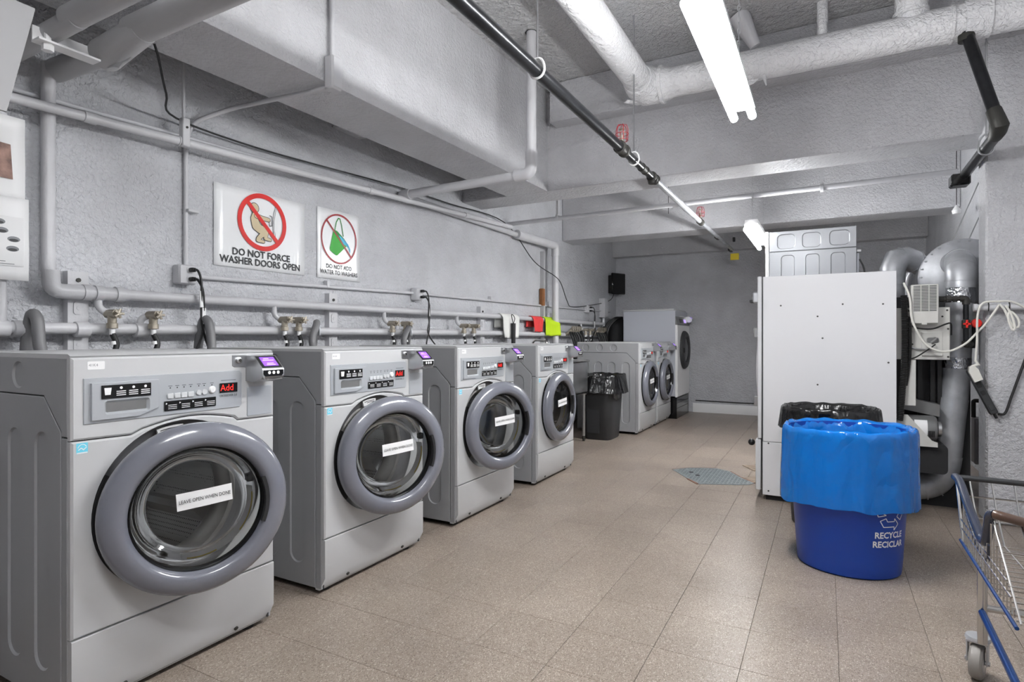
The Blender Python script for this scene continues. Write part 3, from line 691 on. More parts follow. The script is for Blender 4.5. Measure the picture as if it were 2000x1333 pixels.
m = MB('green'); m.plane([(3.022, 1.935), (3.055, 1.925), (3.115, 1.885), (3.165, 1.845), (3.060, 1.757), (3.045, 1.755), (2.992, 1.782), (2.988, 1.80)], 'x', A)
m.mat('greend'); m.plane([(3.022, 1.938), (3.06, 1.930), (3.125, 1.885), (3.168, 1.845), (3.145, 1.852), (3.10, 1.875), (3.05, 1.91)], 'x', A+.0002)
strip(m, [(3.035, 1.935), (3.05, 1.995), (3.07, 2.025), (3.085, 2.022), (3.10, 1.98), (3.118, 1.900)], .0075, 'x', A)
m.mat('cyan'); m.plane([(3.07, 1.905), (3.115, 1.885), (3.165, 1.85), (3.188, 1.815), (3.188, 1.775), (3.172, 1.82), (3.15, 1.835), (3.12, 1.845)], 'x', A+.0004)
m.mat('ink'); strip(m, [(3.10, 1.887), (3.14, 1.862), (3.168, 1.83)], .002, 'x', A+.0006); m.build('bucket', t, fix=False)
m = MB('darkred'); m.band([(3.078+.162*math.cos(a*math.pi/24), 1.875+.168*math.sin(a*math.pi/24)) for a in range(48)], [(3.078+.174*math.cos(a*math.pi/24), 1.875+.180*math.sin(a*math.pi/24)) for a in range(48)], 'x', A+.0012)
m.plane([(3.078+a*.7071*.168+s_*.7071*.006, 1.875-a*.7071*.168+s_*.7071*.006) for a, s_ in ((-1, -1), (-1, 1), (1, 1), (1, -1))], 'x', A+.0013); m.build('prohibition_ring', t, fix=False)
m = MB('ink'); m.text('DO NOT ADD', .043, FX(A, 3.078, 1.670), .016, .9); m.text('WATER TO WASHERS', .043, FX(A, 3.080, 1.628), .016, .86); m.build('lettering', t, fix=False)
t = thing('poster', 'white paper poster with a brown photo at the left edge of the picture', 'poster', (-2.985, 0, 0))
sheet('sheet', .72, 1.172, 1.735, 2.085, 0, t, 'paper', .004)
m = MB('photo').plane([(.80, 1.83), (1.128, 1.822), (1.120, 1.965), (.80, 1.985)], 'x', .0065); m.build('photo_print', t, fix=False)
t = thing('poster', 'white paper poster with small grey pictures of round rolls at the left edge', 'poster', (-2.978, 0, 0))
sheet('sheet', .72, 1.182, 1.402, 1.748, 0, t, 'paper', .004, seed=2)
m = MB('papergrey').plane([(.80, 1.46), (1.162, 1.46), (1.162, 1.665), (.80, 1.665)], 'x', .0065); m.build('picture_panel', t, fix=False)
for (y, z) in ((1.078, 1.640), (1.088, 1.605), (1.128, 1.572), (1.124, 1.532), (1.03, 1.55)):
    m = MB('inkgrey'); m.plane([(y+.022*math.cos(a), z+.012*math.sin(a)) for a in [k*math.pi/8 for k in range(16)]], 'x', .007); m.mat('seam'); m.plane([(y+.016*math.cos(a), z-.004+.006*math.sin(a)) for a in [k*math.pi/8 for k in range(16)]], 'x', .0074); m.build('roll_picture', t, fix=False)
m = MB('inkgrey'); strip(m, [(.9, 1.478), (1.10, 1.478)], .003, 'x', .0072); strip(m, [(.9, 1.468), (1.13, 1.468)], .003, 'x', .0072); m.build('caption', t, fix=False)
t = thing('metal_sheet', 'white sloping metal panel hanging in the top left corner above the posters', 'panel', (-2.3, 0, 0))
MB('panelgrey').prism([(.30, 2.245), (.93, 2.245), (.855, 1.885), (.22, 1.885)], 'x', -.012, .0).build('sheet', t)
MB('panelgrey').prism([(.30, 2.245), (.93, 2.245), (.93, 2.252), (.30, 2.252)], 'x', -.06, .0).build('lip', t)
for y in (.35, .72): MB('steel').tube([(-.03, y, 2.25), (-.03, y, ZC)], .004, 6).build('hanger_wire', t)

# ------------------------------------------------------------------ plates with holes
from mathutils.geometry import tessellate_polygon
def area2(p): return sum(p[i][0]*p[(i+1) % len(p)][1]-p[(i+1) % len(p)][0]*p[i][1] for i in range(len(p)))
def inset(poly, d):
    s = 1 if area2(poly) > 0 else -1; n = len(poly); out = []
    for i in range(n):
        a, b, c = Vector(poly[i-1]), Vector(poly[i]), Vector(poly[(i+1) % n])
        u = (b-a).normalized(); w = (c-b).normalized()
        n1 = Vector((-u.y, u.x))*s; n2 = Vector((-w.y, w.x))*s; k = n1+n2
        k = k/max(.35, k.length_squared/2) if k.length > 1e-6 else n1
        out.append((b.x+k.x*d, b.y+k.y*d))
    return out
def P3(p, ax, a): return {'x': (a, p[0], p[1]), 'y': (p[0], a, p[1]), 'z': (p[0], p[1], a)}[ax]
def plate(m, outer, holes, ax, back, front, bev=.003, recess=None, rmat=None):
    """sheet with holes; each hole gets sloped walls down to `recess` and a floor there (recess=None: open to the back)"""
    oi = inset(outer, bev); lists = [oi]+list(holes)
    tri = tessellate_polygon([[Vector((p[0], p[1], 0)) for p in L] for L in lists])
    flat = [p for L in lists for p in L]
    m.add([P3(p, ax, front) for p in flat], [tuple(t) for t in tri])
    step = back+(front-back)*(1-min(1, abs(bev/(front-back))))
    m.band(oi, outer, ax, front, step); m.band(outer, outer, ax, step, back)
    for h in holes:
        if recess is None: m.band(h, h, ax, front, back)
        else:
            q = inset(h, abs(recess-front)*.9); m.band(h, q, ax, front, recess)
            k = m.k
            if rmat: m.mat(rmat)
            m.plane(q, ax, recess); m.k = k

# ------------------------------------------------------------------ front-load washers
W, D, H = .72, .80, 1.112
YC, ZD, RD = .335, .595, .285
def seam_line(off=0.):
    pts = [(0, .851), (.172, .847)]
    for k in range(9):
        u = k/8; pts.append((.205+.335*u, .856+.030*math.sin(math.pi*(.06+.88*u))))
    return [(y, z+off) for y, z in pts+[(.556, .848), (W, .845)]]
def pill(x, z0, z1, w): 
    return [(x+w/2*math.cos(R(a)), z1-w/2+w/2*math.sin(R(a))) for a in range(0, 181, 20)]+[(x+w/2*math.cos(R(a)), z0+w/2+w/2*math.sin(R(a))) for a in range(180, 361, 20)]
def make_washer(label):
    t = thing('washing_machine', label, 'washing machine', (XF, WY[0], 0), 0, 'grey front load washing machines')
    m = MB('seam'); m.prism([(-D, .010), (-.02, .010), (-.02, .016), (-D+.01, .016), (-D+.01, W-.016), (-.02, W-.016), (-.02, W-.010), (-D, W-.010)], 'z', .03, H-.02)
    m.box(-D, -.03, .010, W-.010, .028, .034); m.build('cabinet_core', t)
    lower = [(-D, .03), (-.060, .03), (-.060, .875), (-.165, .978), (-D, .978)]
    upper = [(-D, .982), (-.163, .982), (-.056, .878), (-.056, .862), (-.022, .862), (-.022, H-.012), (-D, H-.012)]
    wrap = [(-.056, .03), (-.022, .03), (-.022, .858), (-.056, .858)]
    for y, yb, holes in ((0., .0095, True), (W, W-.0095, False)):
        rc = .006 if y == 0 else W-.006
        b = MB('wbody_shaded'); plate(b, lower, [pill(x, .125, .87, .098) for x in (-.695, -.525, -.355, -.175)] if holes else [], 'y', yb, y, .002, rc); b.build('side_panel', t)
        b = MB('wbody_shaded'); plate(b, upper, [circ(x, 1.042, .044, 20) for x in (-.69, -.51, -.33)] if holes else [], 'y', yb, y, .002, rc); b.build('upper_side_panel', t)
        b = MB('wbody_shaded'); plate(b, wrap, [], 'y', yb, y, .002); b.build('front_wrap', t)
    b = MB('wbody_shaded'); b.box(-D-.004, -D+.004, .0, W, .03, H-.012, .003); b.build('back_panel', t)
    b = MB('wfront'); b.prism([(-D, H-.014), (-.03, H-.014), (-.012, H-.012), (-.006, H-.006), (-.02, H), (-D, H)], 'y', .001, W-.001); b.build('lid', t)
    # front: lower panel, door panel with a real opening, fascia
    b = MB('wfront'); b.prism([(-.03, .253), (-.002, .253), (0, .251), (0, .082), (-.034, .022), (-.06, .022)], 'y', .002, W-.002); b.build('kick_panel', t)
    for y in (.16, .56): MB('iron').tube([(-.022, y, .05), (-.014, y, .046)], .008, 8).build('kick_screw', t)
    outer = [(.001, .257), (W-.001, .257)]+[(min(max(y, .001), W-.001), z-.0018) for y, z in seam_line()[::-1]]
    b = MB('wfront'); plate(b, outer, [circ(YC, ZD, RD-.004, 64)], 'x', -.022, 0, .006); b.build('front_panel', t)
    outer = [(min(max(y, .001), W-.001), z+.0018) for y, z in seam_line()]+[(W-.001, H-.011), (.001, H-.011)]
    b = MB('wfascia'); plate(b, outer, [], 'x', -.022, 0, .006); b.build('fascia', t)
    b = MB('dish'); b.lathe([(RD-.004, -.004), (RD-.016, -.022), (RD-.03, -.030), (.235, -.040)], 'x', (0, YC, ZD), 64); b.build('door_recess', t)
    b = MB('gasket'); b.lathe([(.236, -.038), (.228, -.034), (.218, -.040), (.212, -.06), (.204, -.066), (.198, -.085), (.206, -.12), (.215, -.13)], 'x', (0, YC, ZD), 48); b.build('door_gasket', t)
    b = MB('drum'); b.lathe([(.206, -.125), (.248, -.135), (.252, -.15), (.252, -.56), (.24, -.575), (.10, -.555), (.001, -.55)], 'x', (0, YC, ZD), 48)
    b.build('drum', t)
    for a in (90, 210, 330):
        b = MB('steel'); c, s_ = math.cos(R(a)), math.sin(R(a))
        b.prism([(YC+c*.255-s_*.035, ZD+s_*.255+c*.035), (YC+c*.19-s_*.012, ZD+s_*.19+c*.012), (YC+c*.19+s_*.012, ZD+s_*.19-c*.012), (YC+c*.255+s_*.035, ZD+s_*.255-c*.035)], 'x', -.54, -.17); b.build('drum_paddle', t)
    b = MB('black'); b.prism([(YC+r_*math.cos(R(a)), ZD+r_*math.sin(R(a))) for r_, rng in ((RD-.006, range(150, 225, 8)), (RD-.03, range(222, 149, -8))) for a in rng], 'x', -.026, .006); b.build('hinge', t)
    m = MB('yellowtri'); m.plane([(YC-.268, ZD+.155), (YC-.232, ZD+.155), (YC-.250, ZD+.187)], 'x', -.0205); m.mat('ink').plane([(YC-.262, ZD+.159), (YC-.238, ZD+.159), (YC-.250, ZD+.180)], 'x', -.0203); m.mat('yellowtri').plane([(YC-.257, ZD+.161), (YC-.243, ZD+.161), (YC-.250, ZD+.174)], 'x', -.0201); m.build('warning_sticker', t, fix=False)
    m = MB('papergrey'); m.prism([(YC+r_*math.cos(R(a)), ZD+r_*math.sin(R(a))) for r_, rng in ((RD-.020, range(86, 107, 4)), (RD-.047, range(106, 85, -4))) for a in rng], 'x', -.026, -.018)
    m.mat('ink')
    for k, r_ in enumerate((RD-.027, RD-.034, RD-.041)):
        m.band(circ(YC, ZD, r_, 7, 88, 104-4*k), circ(YC, ZD, r_-.003, 7, 88, 104-4*k), 'x', -.0175, close=False)
    m.build('rating_label', t, fix=False)
    # door: ring on a hinge at its left, bowl glass, notice
    d = MB('doorring')
    d.lathe([(.272, -.022), (RD-.002, -.016), (RD, .0), (RD-.004, .014), (RD-.018, .028), (RD-.04, .037), (RD-.062, .040), (.214, .034), (.206, .022), (.202, .004), (.205, -.012)], 'x', (0, RD, 0), 72)
    door = d.build('door', t, (.030, YC-RD, ZD), (0, 0, -R(20)), 50)
    b = MB('blackgloss'); b.lathe([(.203, .016), (.197, .006), (.196, -.01), (.205, -.014)], 'x', (0, RD, 0), 56); b.build('inner_rim', door)
    b = MB('glass'); b.lathe([(.200, .006), (.17, .011), (.10, .016), (.001, .018)], 'x', (0, RD, 0), 48); b.build('outer_pane', door)
    b = MB('glassbowl'); b.lathe([(.198, -.010), (.182, -.03), (.170, -.07), (.155, -.105), (.13, -.122), (.08, -.130), (.001, -.132)], 'x', (0, RD, 0), 48); b.build('glass_bowl', door)
    b = MB('hosegrey'); b.lathe([(.270, -.02), (.24, -.035), (.205, -.03), (.198, -.012)], 'x', (0, RD, 0), 56); b.build('door_back', door)
    b = MB('dark'); b.prism([(RD+r_*math.cos(R(a)), r_*math.sin(R(a))) for r_, rng in ((.2155, range(-22, 23, 4)), (.203, range(22, -23, -4))) for a in rng], 'x', .012, .0355); b.build('handle_slot', door)
    m = MB('papergrey'); m.lathe([(.1790, -.034), (.1685, -.069)], 'x', (0, RD, 0), 24, -105, 12); m.mat('yellowtri'); m.lathe([(.1775, -.035), (.1757, -.041)], 'x', (0, RD, 0), 8, -100, -70); m.lathe([(.1775, -.035), (.1757, -.041)], 'x', (0, RD, 0), 8, -40, 5); m.build('care_label', door, fix=False)
    b = MB('black'); b.box(-.05, -.02, RD+.155, RD+.18, .055, .085, .004); b.build('latch', door)
    n_ = MB('paper'); n_.xf(FX(.0215, RD+.012, .038, R(4)))
    n_.add([(-.084, -.030, -.0035), (-.0, -.030, 0), (.084, -.030, -.0035), (.084, .026, -.0035), (0, .026, 0), (-.084, .026, -.0035)], [(0, 1, 4, 5), (1, 2, 3, 4)])
    n_.mat('ink').text('LEAVE OPEN WHEN DONE', .0168, Matrix.Translation((0, -.003, .0006)), .004, .77); n_.build('notice', door, fix=False)
    # control panel
    cp = MB('wpanel'); plate(cp, [(.032, .898), (.560, .898), (.570, .908), (.570, 1.028), (.560, 1.038), (.032, 1.038)], [], 'x', -.001, .004, .002); cp = cp.build('control_panel', t)
    b = MB('wpanel'); plate(b, [(.050, .908), (.19, .908), (.252, .930), (.252, 1.022), (.050, 1.022)], [rrect(.086, .222, .922, .966, .010)], 'x', .004, .0125, .001, .0046, 'motorgrey'); b.build('soap_drawer', t)
    for y0, y1, z0, z1, cells_ in ((.076, .224, .972, 1.014, 4), (.273, .460, .913, .946, 4)):
        xo = .008 if z1-z0 > .04 else 0.
        m = MB('blackgloss').xf(Matrix.Translation((xo, 0, 0))); m.box(.004, .0085, y0, y1, z0, z1, .001); m.mat('whitegloss')
        for k in range(cells_):
            yc = y0+(y1-y0)*(k+.5)/cells_
            if z1-z0 > .04:
                if k == 0: m.plane([(yc-.010, z0+.012), (yc+.006, z0+.012), (yc+.009, z1-.008), (yc-.012, z1-.008)], 'x', .0088)
                else: m.plane(circ(yc, z1-.010, .0045, 10), 'x', .0088)
                for q in range(3 if k else 0): m.plane([(yc-.014, z0+.008+q*.006), (yc+.014, z0+.008+q*.006), (yc+.014, z0+.0105+q*.006), (yc-.014, z0+.0105+q*.006)], 'x', .0088)
            else:
                m.plane([(yc-.02, z1-.012), (yc-.014, z1-.008), (yc-.02, z1-.005)], 'x', .0088)
                for q in range(3): m.plane([(yc-.012, z0+.006+q*.006), (yc+.018, z0+.006+q*.006), (yc+.018, z0+.0078+q*.006), (yc-.012, z0+.0078+q*.006)], 'x', .0088)
        m.build('instruction_strip', t, fix=False)
    b = MB('wbutton')
    for k in range(4): MB('wbutton').box(.004, .0085, .283+k*.024, .305+k*.024, .953, .972, .002).build('button', t)
    for k in range(2): MB('wbutton').prism(rrect(.386+k*.021, .405+k*.021, .958, .976, .008), 'x', .004, .0085).build('button', t)
    MB('whitegloss').lathe([(.013, .004), (.013, .009), (.010, .012), (.001, .0125)], 'x', (0, .446, .973), 18).build('button', t)
    m = MB('ink')
    for y in (.294, .318, .342, .366, .396, .416, .446): m.plane(circ(y, .990, .0024, 8), 'x', .0045); m.plane([(y-.007, .996), (y+.007, .996), (y+.007, .9975), (y-.007, .9975)], 'x', .0045)
    m.build('printed_legend', t, fix=False)
    dp = MB('blackgloss').box(.004, .0085, .476, .548, .958, .993, .001).build('display', t)
    MB('redled').text('Add', .034, FX(.0088, .504, .975), .0, .95).build('digits', dp, fix=False)
    m = MB('ink'); m.text('CROSSOVER 2.0', .0115, FX(.0048, .512, .946), .004, .88); m.mat('inkgrey'); strip(m, [(.482, 1.003), (.543, 1.003)], .003, 'x', .0045); m.build('model_lettering', t, fix=False)
    # sticker with code, blue logo label
    m = MB('whitegloss').plane(rrect(.044, .092, 1.064, 1.089, .003), 'x', .0006); m.mat('inkgrey').text('41K4', .012, FX(.001, .060, 1.077), 0); m.build('code_sticker', t, fix=False)
    m = MB('cyanlogo').plane([(.014, .812), (.045, .812), (.045, .844), (.014, .844)], 'x', .0006); m.mat('whitegloss'); m.band(circ(.030, .828, .0105, 14, 20, 175), circ(.030, .828, .0125, 14, 20, 175), 'x', .001, close=False); strip(m, [(.019, .823), (.027, .829), (.033, .823), (.041, .830)], .0028, 'x', .001); m.plane([(.015, .8125), (.044, .8125), (.044, .816), (.015, .816)], 'x', .001); m.build('energy_label', t, fix=False)
    # card reader
    b = MB('steel'); plate(b, [(.531, 1.095), (.531, 1.055), (.540, 1.050), (.582, 1.050), (.588, 1.044), (.588, .995), (W-.012, .995), (W-.012, 1.095)], [], 'x', 0, .003, .001); b.build('reader_plate', t)
    b = MB('steel'); b.lathe([(.012, .003), (.012, .010), (.009, .012), (.001, .012)], 'x', (0, .556, 1.076), 16); b.mat('iron'); b.lathe([(.006, .013), (.001, .0135)], 'x', (0, .556, 1.076), 12); b.build('lock', t)
    rd = MB('steel'); rd.prism([(.003, 1.092), (.045, 1.092), (.092, 1.046), (.096, 1.040), (.096, 1.014), (.088, 1.004), (.06, .996), (.04, .990), (.003, .996)], 'y', .590, .688); rd = rd.build('card_reader', t)
    nx = Vector((.046, .047)).normalized()
    def slope(u, off): return (.0455+(.092-.0455)*u+nx.x*off, 1.0915-(1.0915-1.046)*u+nx.y*off)
    for mt, y0, y1, u0, u1, of, nm in (('black', .594, .684, .04, .98, .0008, 'screen_bezel'), ('purple', .606, .672, .14, .86, .0016, 'screen')):
        m = MB(mt); a_, b_ = slope(u0, of), slope(u1, of)
        m.add([(a_[0], y0, a_[1]), (a_[0], y1, a_[1]), (b_[0], y1, b_[1]), (b_[0], y0, b_[1])], [(0, 3, 2, 1)])
        if nm == 'screen':
            m.mat('purplelit')
            for u, ya, yb in ((.25, .62, .645), (.38, .613, .664), (.62, .625, .655), (.74, .62, .66)):
                a_, b_ = slope(u, .002), slope(u+.05, .002); m.add([(a_[0], ya, a_[1]), (a_[0], yb, a_[1]), (b_[0], yb, b_[1]), (b_[0], ya, b_[1])], [(0, 3, 2, 1)])
        m.build(nm, rd, fix=False)
    MB('blackgloss').prism([(.594, 1.038), (.684, 1.038), (.684, 1.022), (.676, 1.014), (.602, 1.014), (.594, 1.022)], 'x', .096, .0975).build('key_bar', rd)
    for y in (.619, .639, .659): MB('whitegloss').lathe([(.0065, .0975), (.0065, .0985), (.001, .099)], 'x', (0, y, 1.028), 12).build('key', rd)
    MB('steel').tube([(.08, .600, 1.006), (.10, .604, 1.002), (.103, .639, 1.0), (.10, .674, 1.002), (.08, .678, 1.006)], .003, 6).build('card_slot', rd)
    b = MB('wpanel'); plate(b, rrect(.594, .706, .858, .972, .004, 2), [], 'x', -.001, .003, .0012); b.build('access_panel', t)
    for x, y in ((-.08, .07), (-.08, W-.07), (-D+.08, .07), (-D+.08, W-.07)): MB('rubber').lathe([(.001, 0), (.028, 0), (.028, .010), (.012, .014), (.012, .03)], 'z', (x, y, 0), 12).build('foot', t)
    return t
w1 = make_washer('nearest grey washing machine at the lower left, its round door ajar')
wl = ['second grey washing machine from the left, its round door ajar', 'third grey washing machine in the row, below the second wall outlet', 'fourth grey washing machine, beside the steel sink', 'far grey washing machine right behind the black bin', 'farthest grey washing machine, next to the tall white machine']
washers = [w1]+[copy_tree(w1, (XF+(.02 if k > 2 else 0), WY[k+1], 0), wl[k]) for k in range(5)]
for wm, ang in zip(washers, (21, 21, 20, 1.5, 1.5, 1.5)):
    for ch in wm.children:
        if ch.name.startswith('door') and not ch.name.startswith('door_'): ch.rotation_euler = (0, 0, -R(ang))

# ------------------------------------------------------------------ tall white machine in the far corner
t = thing('laundry_extractor', 'tall white commercial washer on a black plinth in the far left corner', 'washing machine', (-1.87, 8.42, 0))
w, d_ = .82, .80
p = MB('blackgloss'); p.box(-d_, -.01, .0, w, .0, .30, .004); p.build('plinth', t)
for z in (.15, .225): MB('seam').box(-.012, -.006, .02, w-.02, z-.002, z+.002).build('plinth_groove', t)
MB('w7side').box(-d_, -.03, 0, w, .32, 1.56, .006).build('cabinet', t)
MB('wfascia').box(-d_-.01, -.05, -.006, w+.006, 1.555, 1.585, .008).build('lid', t)
b = MB('white'); plate(b, [(.004, .31), (w-.004, .31), (w-.004, 1.35), (.004, 1.35)], [circ(w*.52, .985, .285, 40)], 'x', -.032, 0, .008); b.build('front_panel', t)
b = MB('motorgrey'); b.prism([(-.03, 1.355), (0, 1.355), (-.05, 1.555), (-.08, 1.555)], 'y', .004, w-.004); b.build('control_panel', t)
for nm, mt, y0, y1, z0, z1 in (('name_plate', 'whitegloss', .3, .6, 1.475, 1.51), ('screen', 'purple', .48, .62, 1.39, 1.44), ('key_bar', 'black', .2, .42, 1.385, 1.445)):
    a0, a1 = -.05*(z0-1.355)/.2, -.05*(z1-1.355)/.2
    MB(mt).prism([(a0+.001, z0), (a1+.001, z1), (a1+.004, z1), (a0+.004, z0)], 'y', y0, y1).build(nm, t)
rd = MB('steel'); rd.prism([(-.03, 1.49), (.02, 1.49), (.065, 1.455), (.065, 1.42), (.03, 1.40), (-.02, 1.40)], 'y', w-.12, w-.03); rd = rd.build('card_reader', t)
MB('purple').add([(.027, w-.11, 1.486), (.027, w-.04, 1.486), (.060, w-.04, 1.460), (.060, w-.11, 1.460)], [(0, 3, 2, 1)]).build('reader_screen', rd, fix=False)
b = MB('seam'); b.lathe([(.285, -.01), (.284, .02), (.26, .045), (.20, .05), (.185, .03)], 'x', (0, w*.52, .985), 40); dr = b.build('door', t)
MB('blackgloss').lathe([(.186, .03), (.10, .04), (.001, .042)], 'x', (0, w*.52, .985), 30).build('door_glass', dr)
MB('black').box(.04, .07, w*.52-.262, w*.52-.235, .95, 1.02, .006).build('handle', dr)
t = thing('drain_tank', 'round black tank with thick hoses behind the tall white machine', 'tank', (-2.86, 8.79, 0))
MB('dark').lathe([(.001, 1.46), (.10, 1.45), (.17, 1.36), (.18, 1.2), (.18, 0), (.001, 0)], 'z', (0, 0, 0), 24).build('tank', t)
for k in range(3): MB('rubber').tube(spline([(-.19+.03*k, -.20, 1.0), (-.17+.03*k, -.18, 1.30), (-.05+.03*k, -.10, 1.46), (.06, 0, 1.48-.02*k)], 6), .02, 8).build('hose', t)
for k, (y, lb) in enumerate(((7.15, 'tangle of brass valves and black hoses behind the far paired washers'), (8.15, 'brass valve cluster left of the round black tank'))):
    t = thing('valve_cluster', lb, 'valve', (XP, y, 1.22))
    for q in range(5):
        a = q*1.3; m = MB('brass'); m.tube([(0, (q-2)*.07, -.02), (.06, (q-2)*.07, .01), (.10, (q-2)*.07+.02, .06)], .02, 8); m.lathe([(.001, -.01), (.03, -.01), (.03, .01), (.001, .012)], 'x', (.11, (q-2)*.07+.02, .07), 8); m.build('valve', t)
        MB('rubber').tube(spline([(.08, (q-2)*.07, .02), (.12, (q-2)*.08, -.05), (.15, (q-2)*.06, -.18), (.22, (q-2)*.05, -.32)], 5), .014, 8).build('hose', t)
    MB('rubber').tube(spline([(.05, .10, -.08), (.08, .12, .07), (.08, .20, .09), (.09, .27, -.05), (.1, .28, -.25)], 6), .022, 8).build('hose', t)

# ------------------------------------------------------------------ sink, black bin, rags
t = thing('utility_sink', 'stainless steel utility sink between the fourth washer and the black bin', 'sink', (-2.36, 5.08, 0))
sk = MB('steel'); sk.prism(rrect(-.55, 0, 0, 1.08, .03), 'z', .545, .56)
sk.band(rrect(-.55, 0, 0, 1.08, .03), rrect(-.55, 0, 0, 1.08, .03), 'z', .55, .90); sk.band(rrect(-.535, -.015, .015, 1.065, .03), rrect(-.535, -.015, .015, 1.065, .03), 'z', .56, .90)
sk.build('basin', t)
rm = MB('chrome'); rm.tube([(x, y, .905) for x, y in rrect(-.56, .012, -.012, 1.092, .035)], .013, 8, closed=True); rm.build('rim', t)
MB('steel').box(-.57, -.545, 0, 1.08, .90, 1.10, .004).build('backsplash', t)
for x in (-.51, -.04):
    for y in (.04, 1.04):
        m = MB('steel'); m.tube([(x, y, .55), (x, y, .06)], .02, 12); m.lathe([(.03, -.01), (.034, .0), (.022, .01)], 'z', (x, y, .535), 12); m.build('leg', t); m = MB('iron'); m.tube([(x, y, .07), (x, y, 0)], .015, 10); m.build('foot', t)
MB('chrome').tube([(-.50, .6, 1.02), (-.46, .6, 1.02), (-.46, .6, 1.14), (-.30, .6, 1.13), (-.29, .6, 1.08)], .011, 8, fil=.05).build('faucet', t)
MB('rubber').tube([(-.28, .54, .55), (-.28, .54, .25), (-.5, .54, .2), (-.64, .54, .2)], .03, 10, fil=.06).build('drain_trap', t)
def ovalcan(m, secs, n=40, e=2.6):
    """secs: (z, ax, ay, dx) oval rings"""
    v = []; f = []
    for (z, ax, ay, dx) in secs:
        for k in range(n):
            a = 2*math.pi*k/n; c, s_ = math.cos(a), math.sin(a)
            q = (abs(c)**e+abs(s_)**e)**(-1/e); v.append((dx+ax*c*q, ay*s_*q, z))
    for i in range(len(secs)-1):
        for k in range(n): f.append((i*n+k, i*n+(k+1) % n, (i+1)*n+(k+1) % n, (i+1)*n+k))
    f.append(tuple(range(n))); m.add(v, f)
def bag(m, cx, cy, a, b, ztop, zhem, depth, flare, wr, seed, n=96, e=2.0, tilt=0.):
    """plastic liner: inside lining, rolled rim, loose skirt outside with a wavy hem"""
    prof = [(.74, ztop-depth), (.82, ztop-depth*.75), (.875, ztop-depth*.45), (.905, ztop-.10), (.925, ztop-.05), (.955, ztop-.018), (1.01, ztop), (1.035, ztop-.008), (1.05, ztop-.03)]
    ns = 12
    for i in range(1, ns+1): prof.append((1.05+flare*(i/ns)**1.3, ztop-.03-(ztop-.03-zhem)*i/ns))
    v = []; f = []
    for i, (s_, z) in enumerate(prof):
        out = max(0, i-8)/ns
        for k in range(n):
            t_ = 2*math.pi*k/n; c, sn = math.cos(t_), math.sin(t_)
            q = (abs(c)**e+abs(sn)**e)**(-1/e)
            w_ = noise.noise(Vector((c*4.2+seed, sn*4.2, z*1.1)))*wr*(.5 if i < 7 else .55+.6*out)+noise.noise(Vector((c*13+seed, sn*13, z*2.5+3)))*wr*(.35 if i < 6 else .5)
            rx, ry = a*s_*(1+w_), b*s_*(1+w_)
            ex = flare*out*.55*max(0, abs(c)-.72)/.28
            hem = (-.006*math.cos(2*t_)+.012*noise.noise(Vector((c*3, sn*3, seed))))*out*(1 if zhem < ztop-.2 else .4)
            rim = .010*noise.noise(Vector((c*5+seed, sn*5, 1.7)))
            v.append((cx+(rx+a*ex*(1 if c > 0 else 1))*c*q, cy+ry*sn*q, z+hem+rim+tilt*c*.5))
    for i in range(len(prof)-1):
        for k in range(n): f.append((i*n+k, i*n+(k+1) % n, (i+1)*n+(k+1) % n, (i+1)*n+k))
    m.add(v, f)
t = thing('trash_can', 'dark grey trash can in front of the far paired washers', 'trash can', (-2.30, 6.46, 0))
m = MB('binblack'); ovalcan(m, [(.0, .15, .20, 0), (.012, .158, .208, 0), (.60, .195, .25, 0), (.68, .20, .255, 0), (.685, .212, .267, 0), (.705, .212, .267, 0), (.705, .195, .25, 0), (.10, .15, .2, 0)], 48, 5.); m.build('body', t)
MB('binblack').prism([(-.10, .08), (.04, .08), (.05, .52), (-.11, .52)], 'y', -.232, -.222).build('recessed_panel', t)
m = MB('bagblack'); bag(m, -2.28, 6.46, .208, .262, .742, .535, .35, .12, .045, 11., 96, 4.2); o = m.build('trash_bag', sharp=180)
tag(o, 'shiny black liner bag folded over the dark grey trash can beside the sink', 'bag')
def rag(name, m, y0, y1, zt, front, back, label, seed, bulge=0.):
    b = MB(m); vs_ = []; f = []; nu, nv = 14, 18; L = front+back
    for i in range(nu+1):
        u = i/nu; y = y0+(y1-y0)*u
        for j in range(nv+1):
            s_ = L*j/nv-back
            fold = .010*math.sin(u*13+seed)+.008*noise.noise(Vector((u*4, s_*9, seed)))
            if abs(s_) < .045: a = s_/.045*math.pi/2; x = .031*math.sin(a); z = .031*math.cos(a)+.001
            else: x = (.031+max(0, fold)+.006+.02*(abs(s_)-.045))*(1 if s_ > 0 else -1)+(bulge*min(1, (s_-.045)/.04)*math.exp(-((y-6.57)/.085)**2) if s_ > 0 else 0); z = -(abs(s_)-.045)
            pinch = 1-.28*max(0, s_)/front*math.sin(seed)**2
            vs_.append((XP+x, (y0+y1)/2+(y-(y0+y1)/2)*pinch+.01*noise.noise(Vector((s_*8, seed, u))), zt+z+.012*noise.noise(Vector((u*5, seed, 0)))*(1 if s_ > .06 else 0)))
    for i in range(nu):
        for j in range(nv): f.append((i*(nv+1)+j, (i+1)*(nv+1)+j, (i+1)*(nv+1)+j+1, i*(nv+1)+j+1))
    b.add(vs_, f); o = b.build(name, sharp=180, fix=False); s = o.modifiers.new('thickness', 'SOLIDIFY'); s.thickness = .004
    return tag(o, label, 'rag')
rag('cleaning_rag', 'ragwhite', 5.27, 5.66, 1.389, .27, .16, 'white cleaning rag draped over the upper water pipe', 1.)
rag('cleaning_rag', 'ragred', 6.00, 6.28, 1.387, .20, .14, 'red cleaning rag draped over the upper water pipe', 2.2)
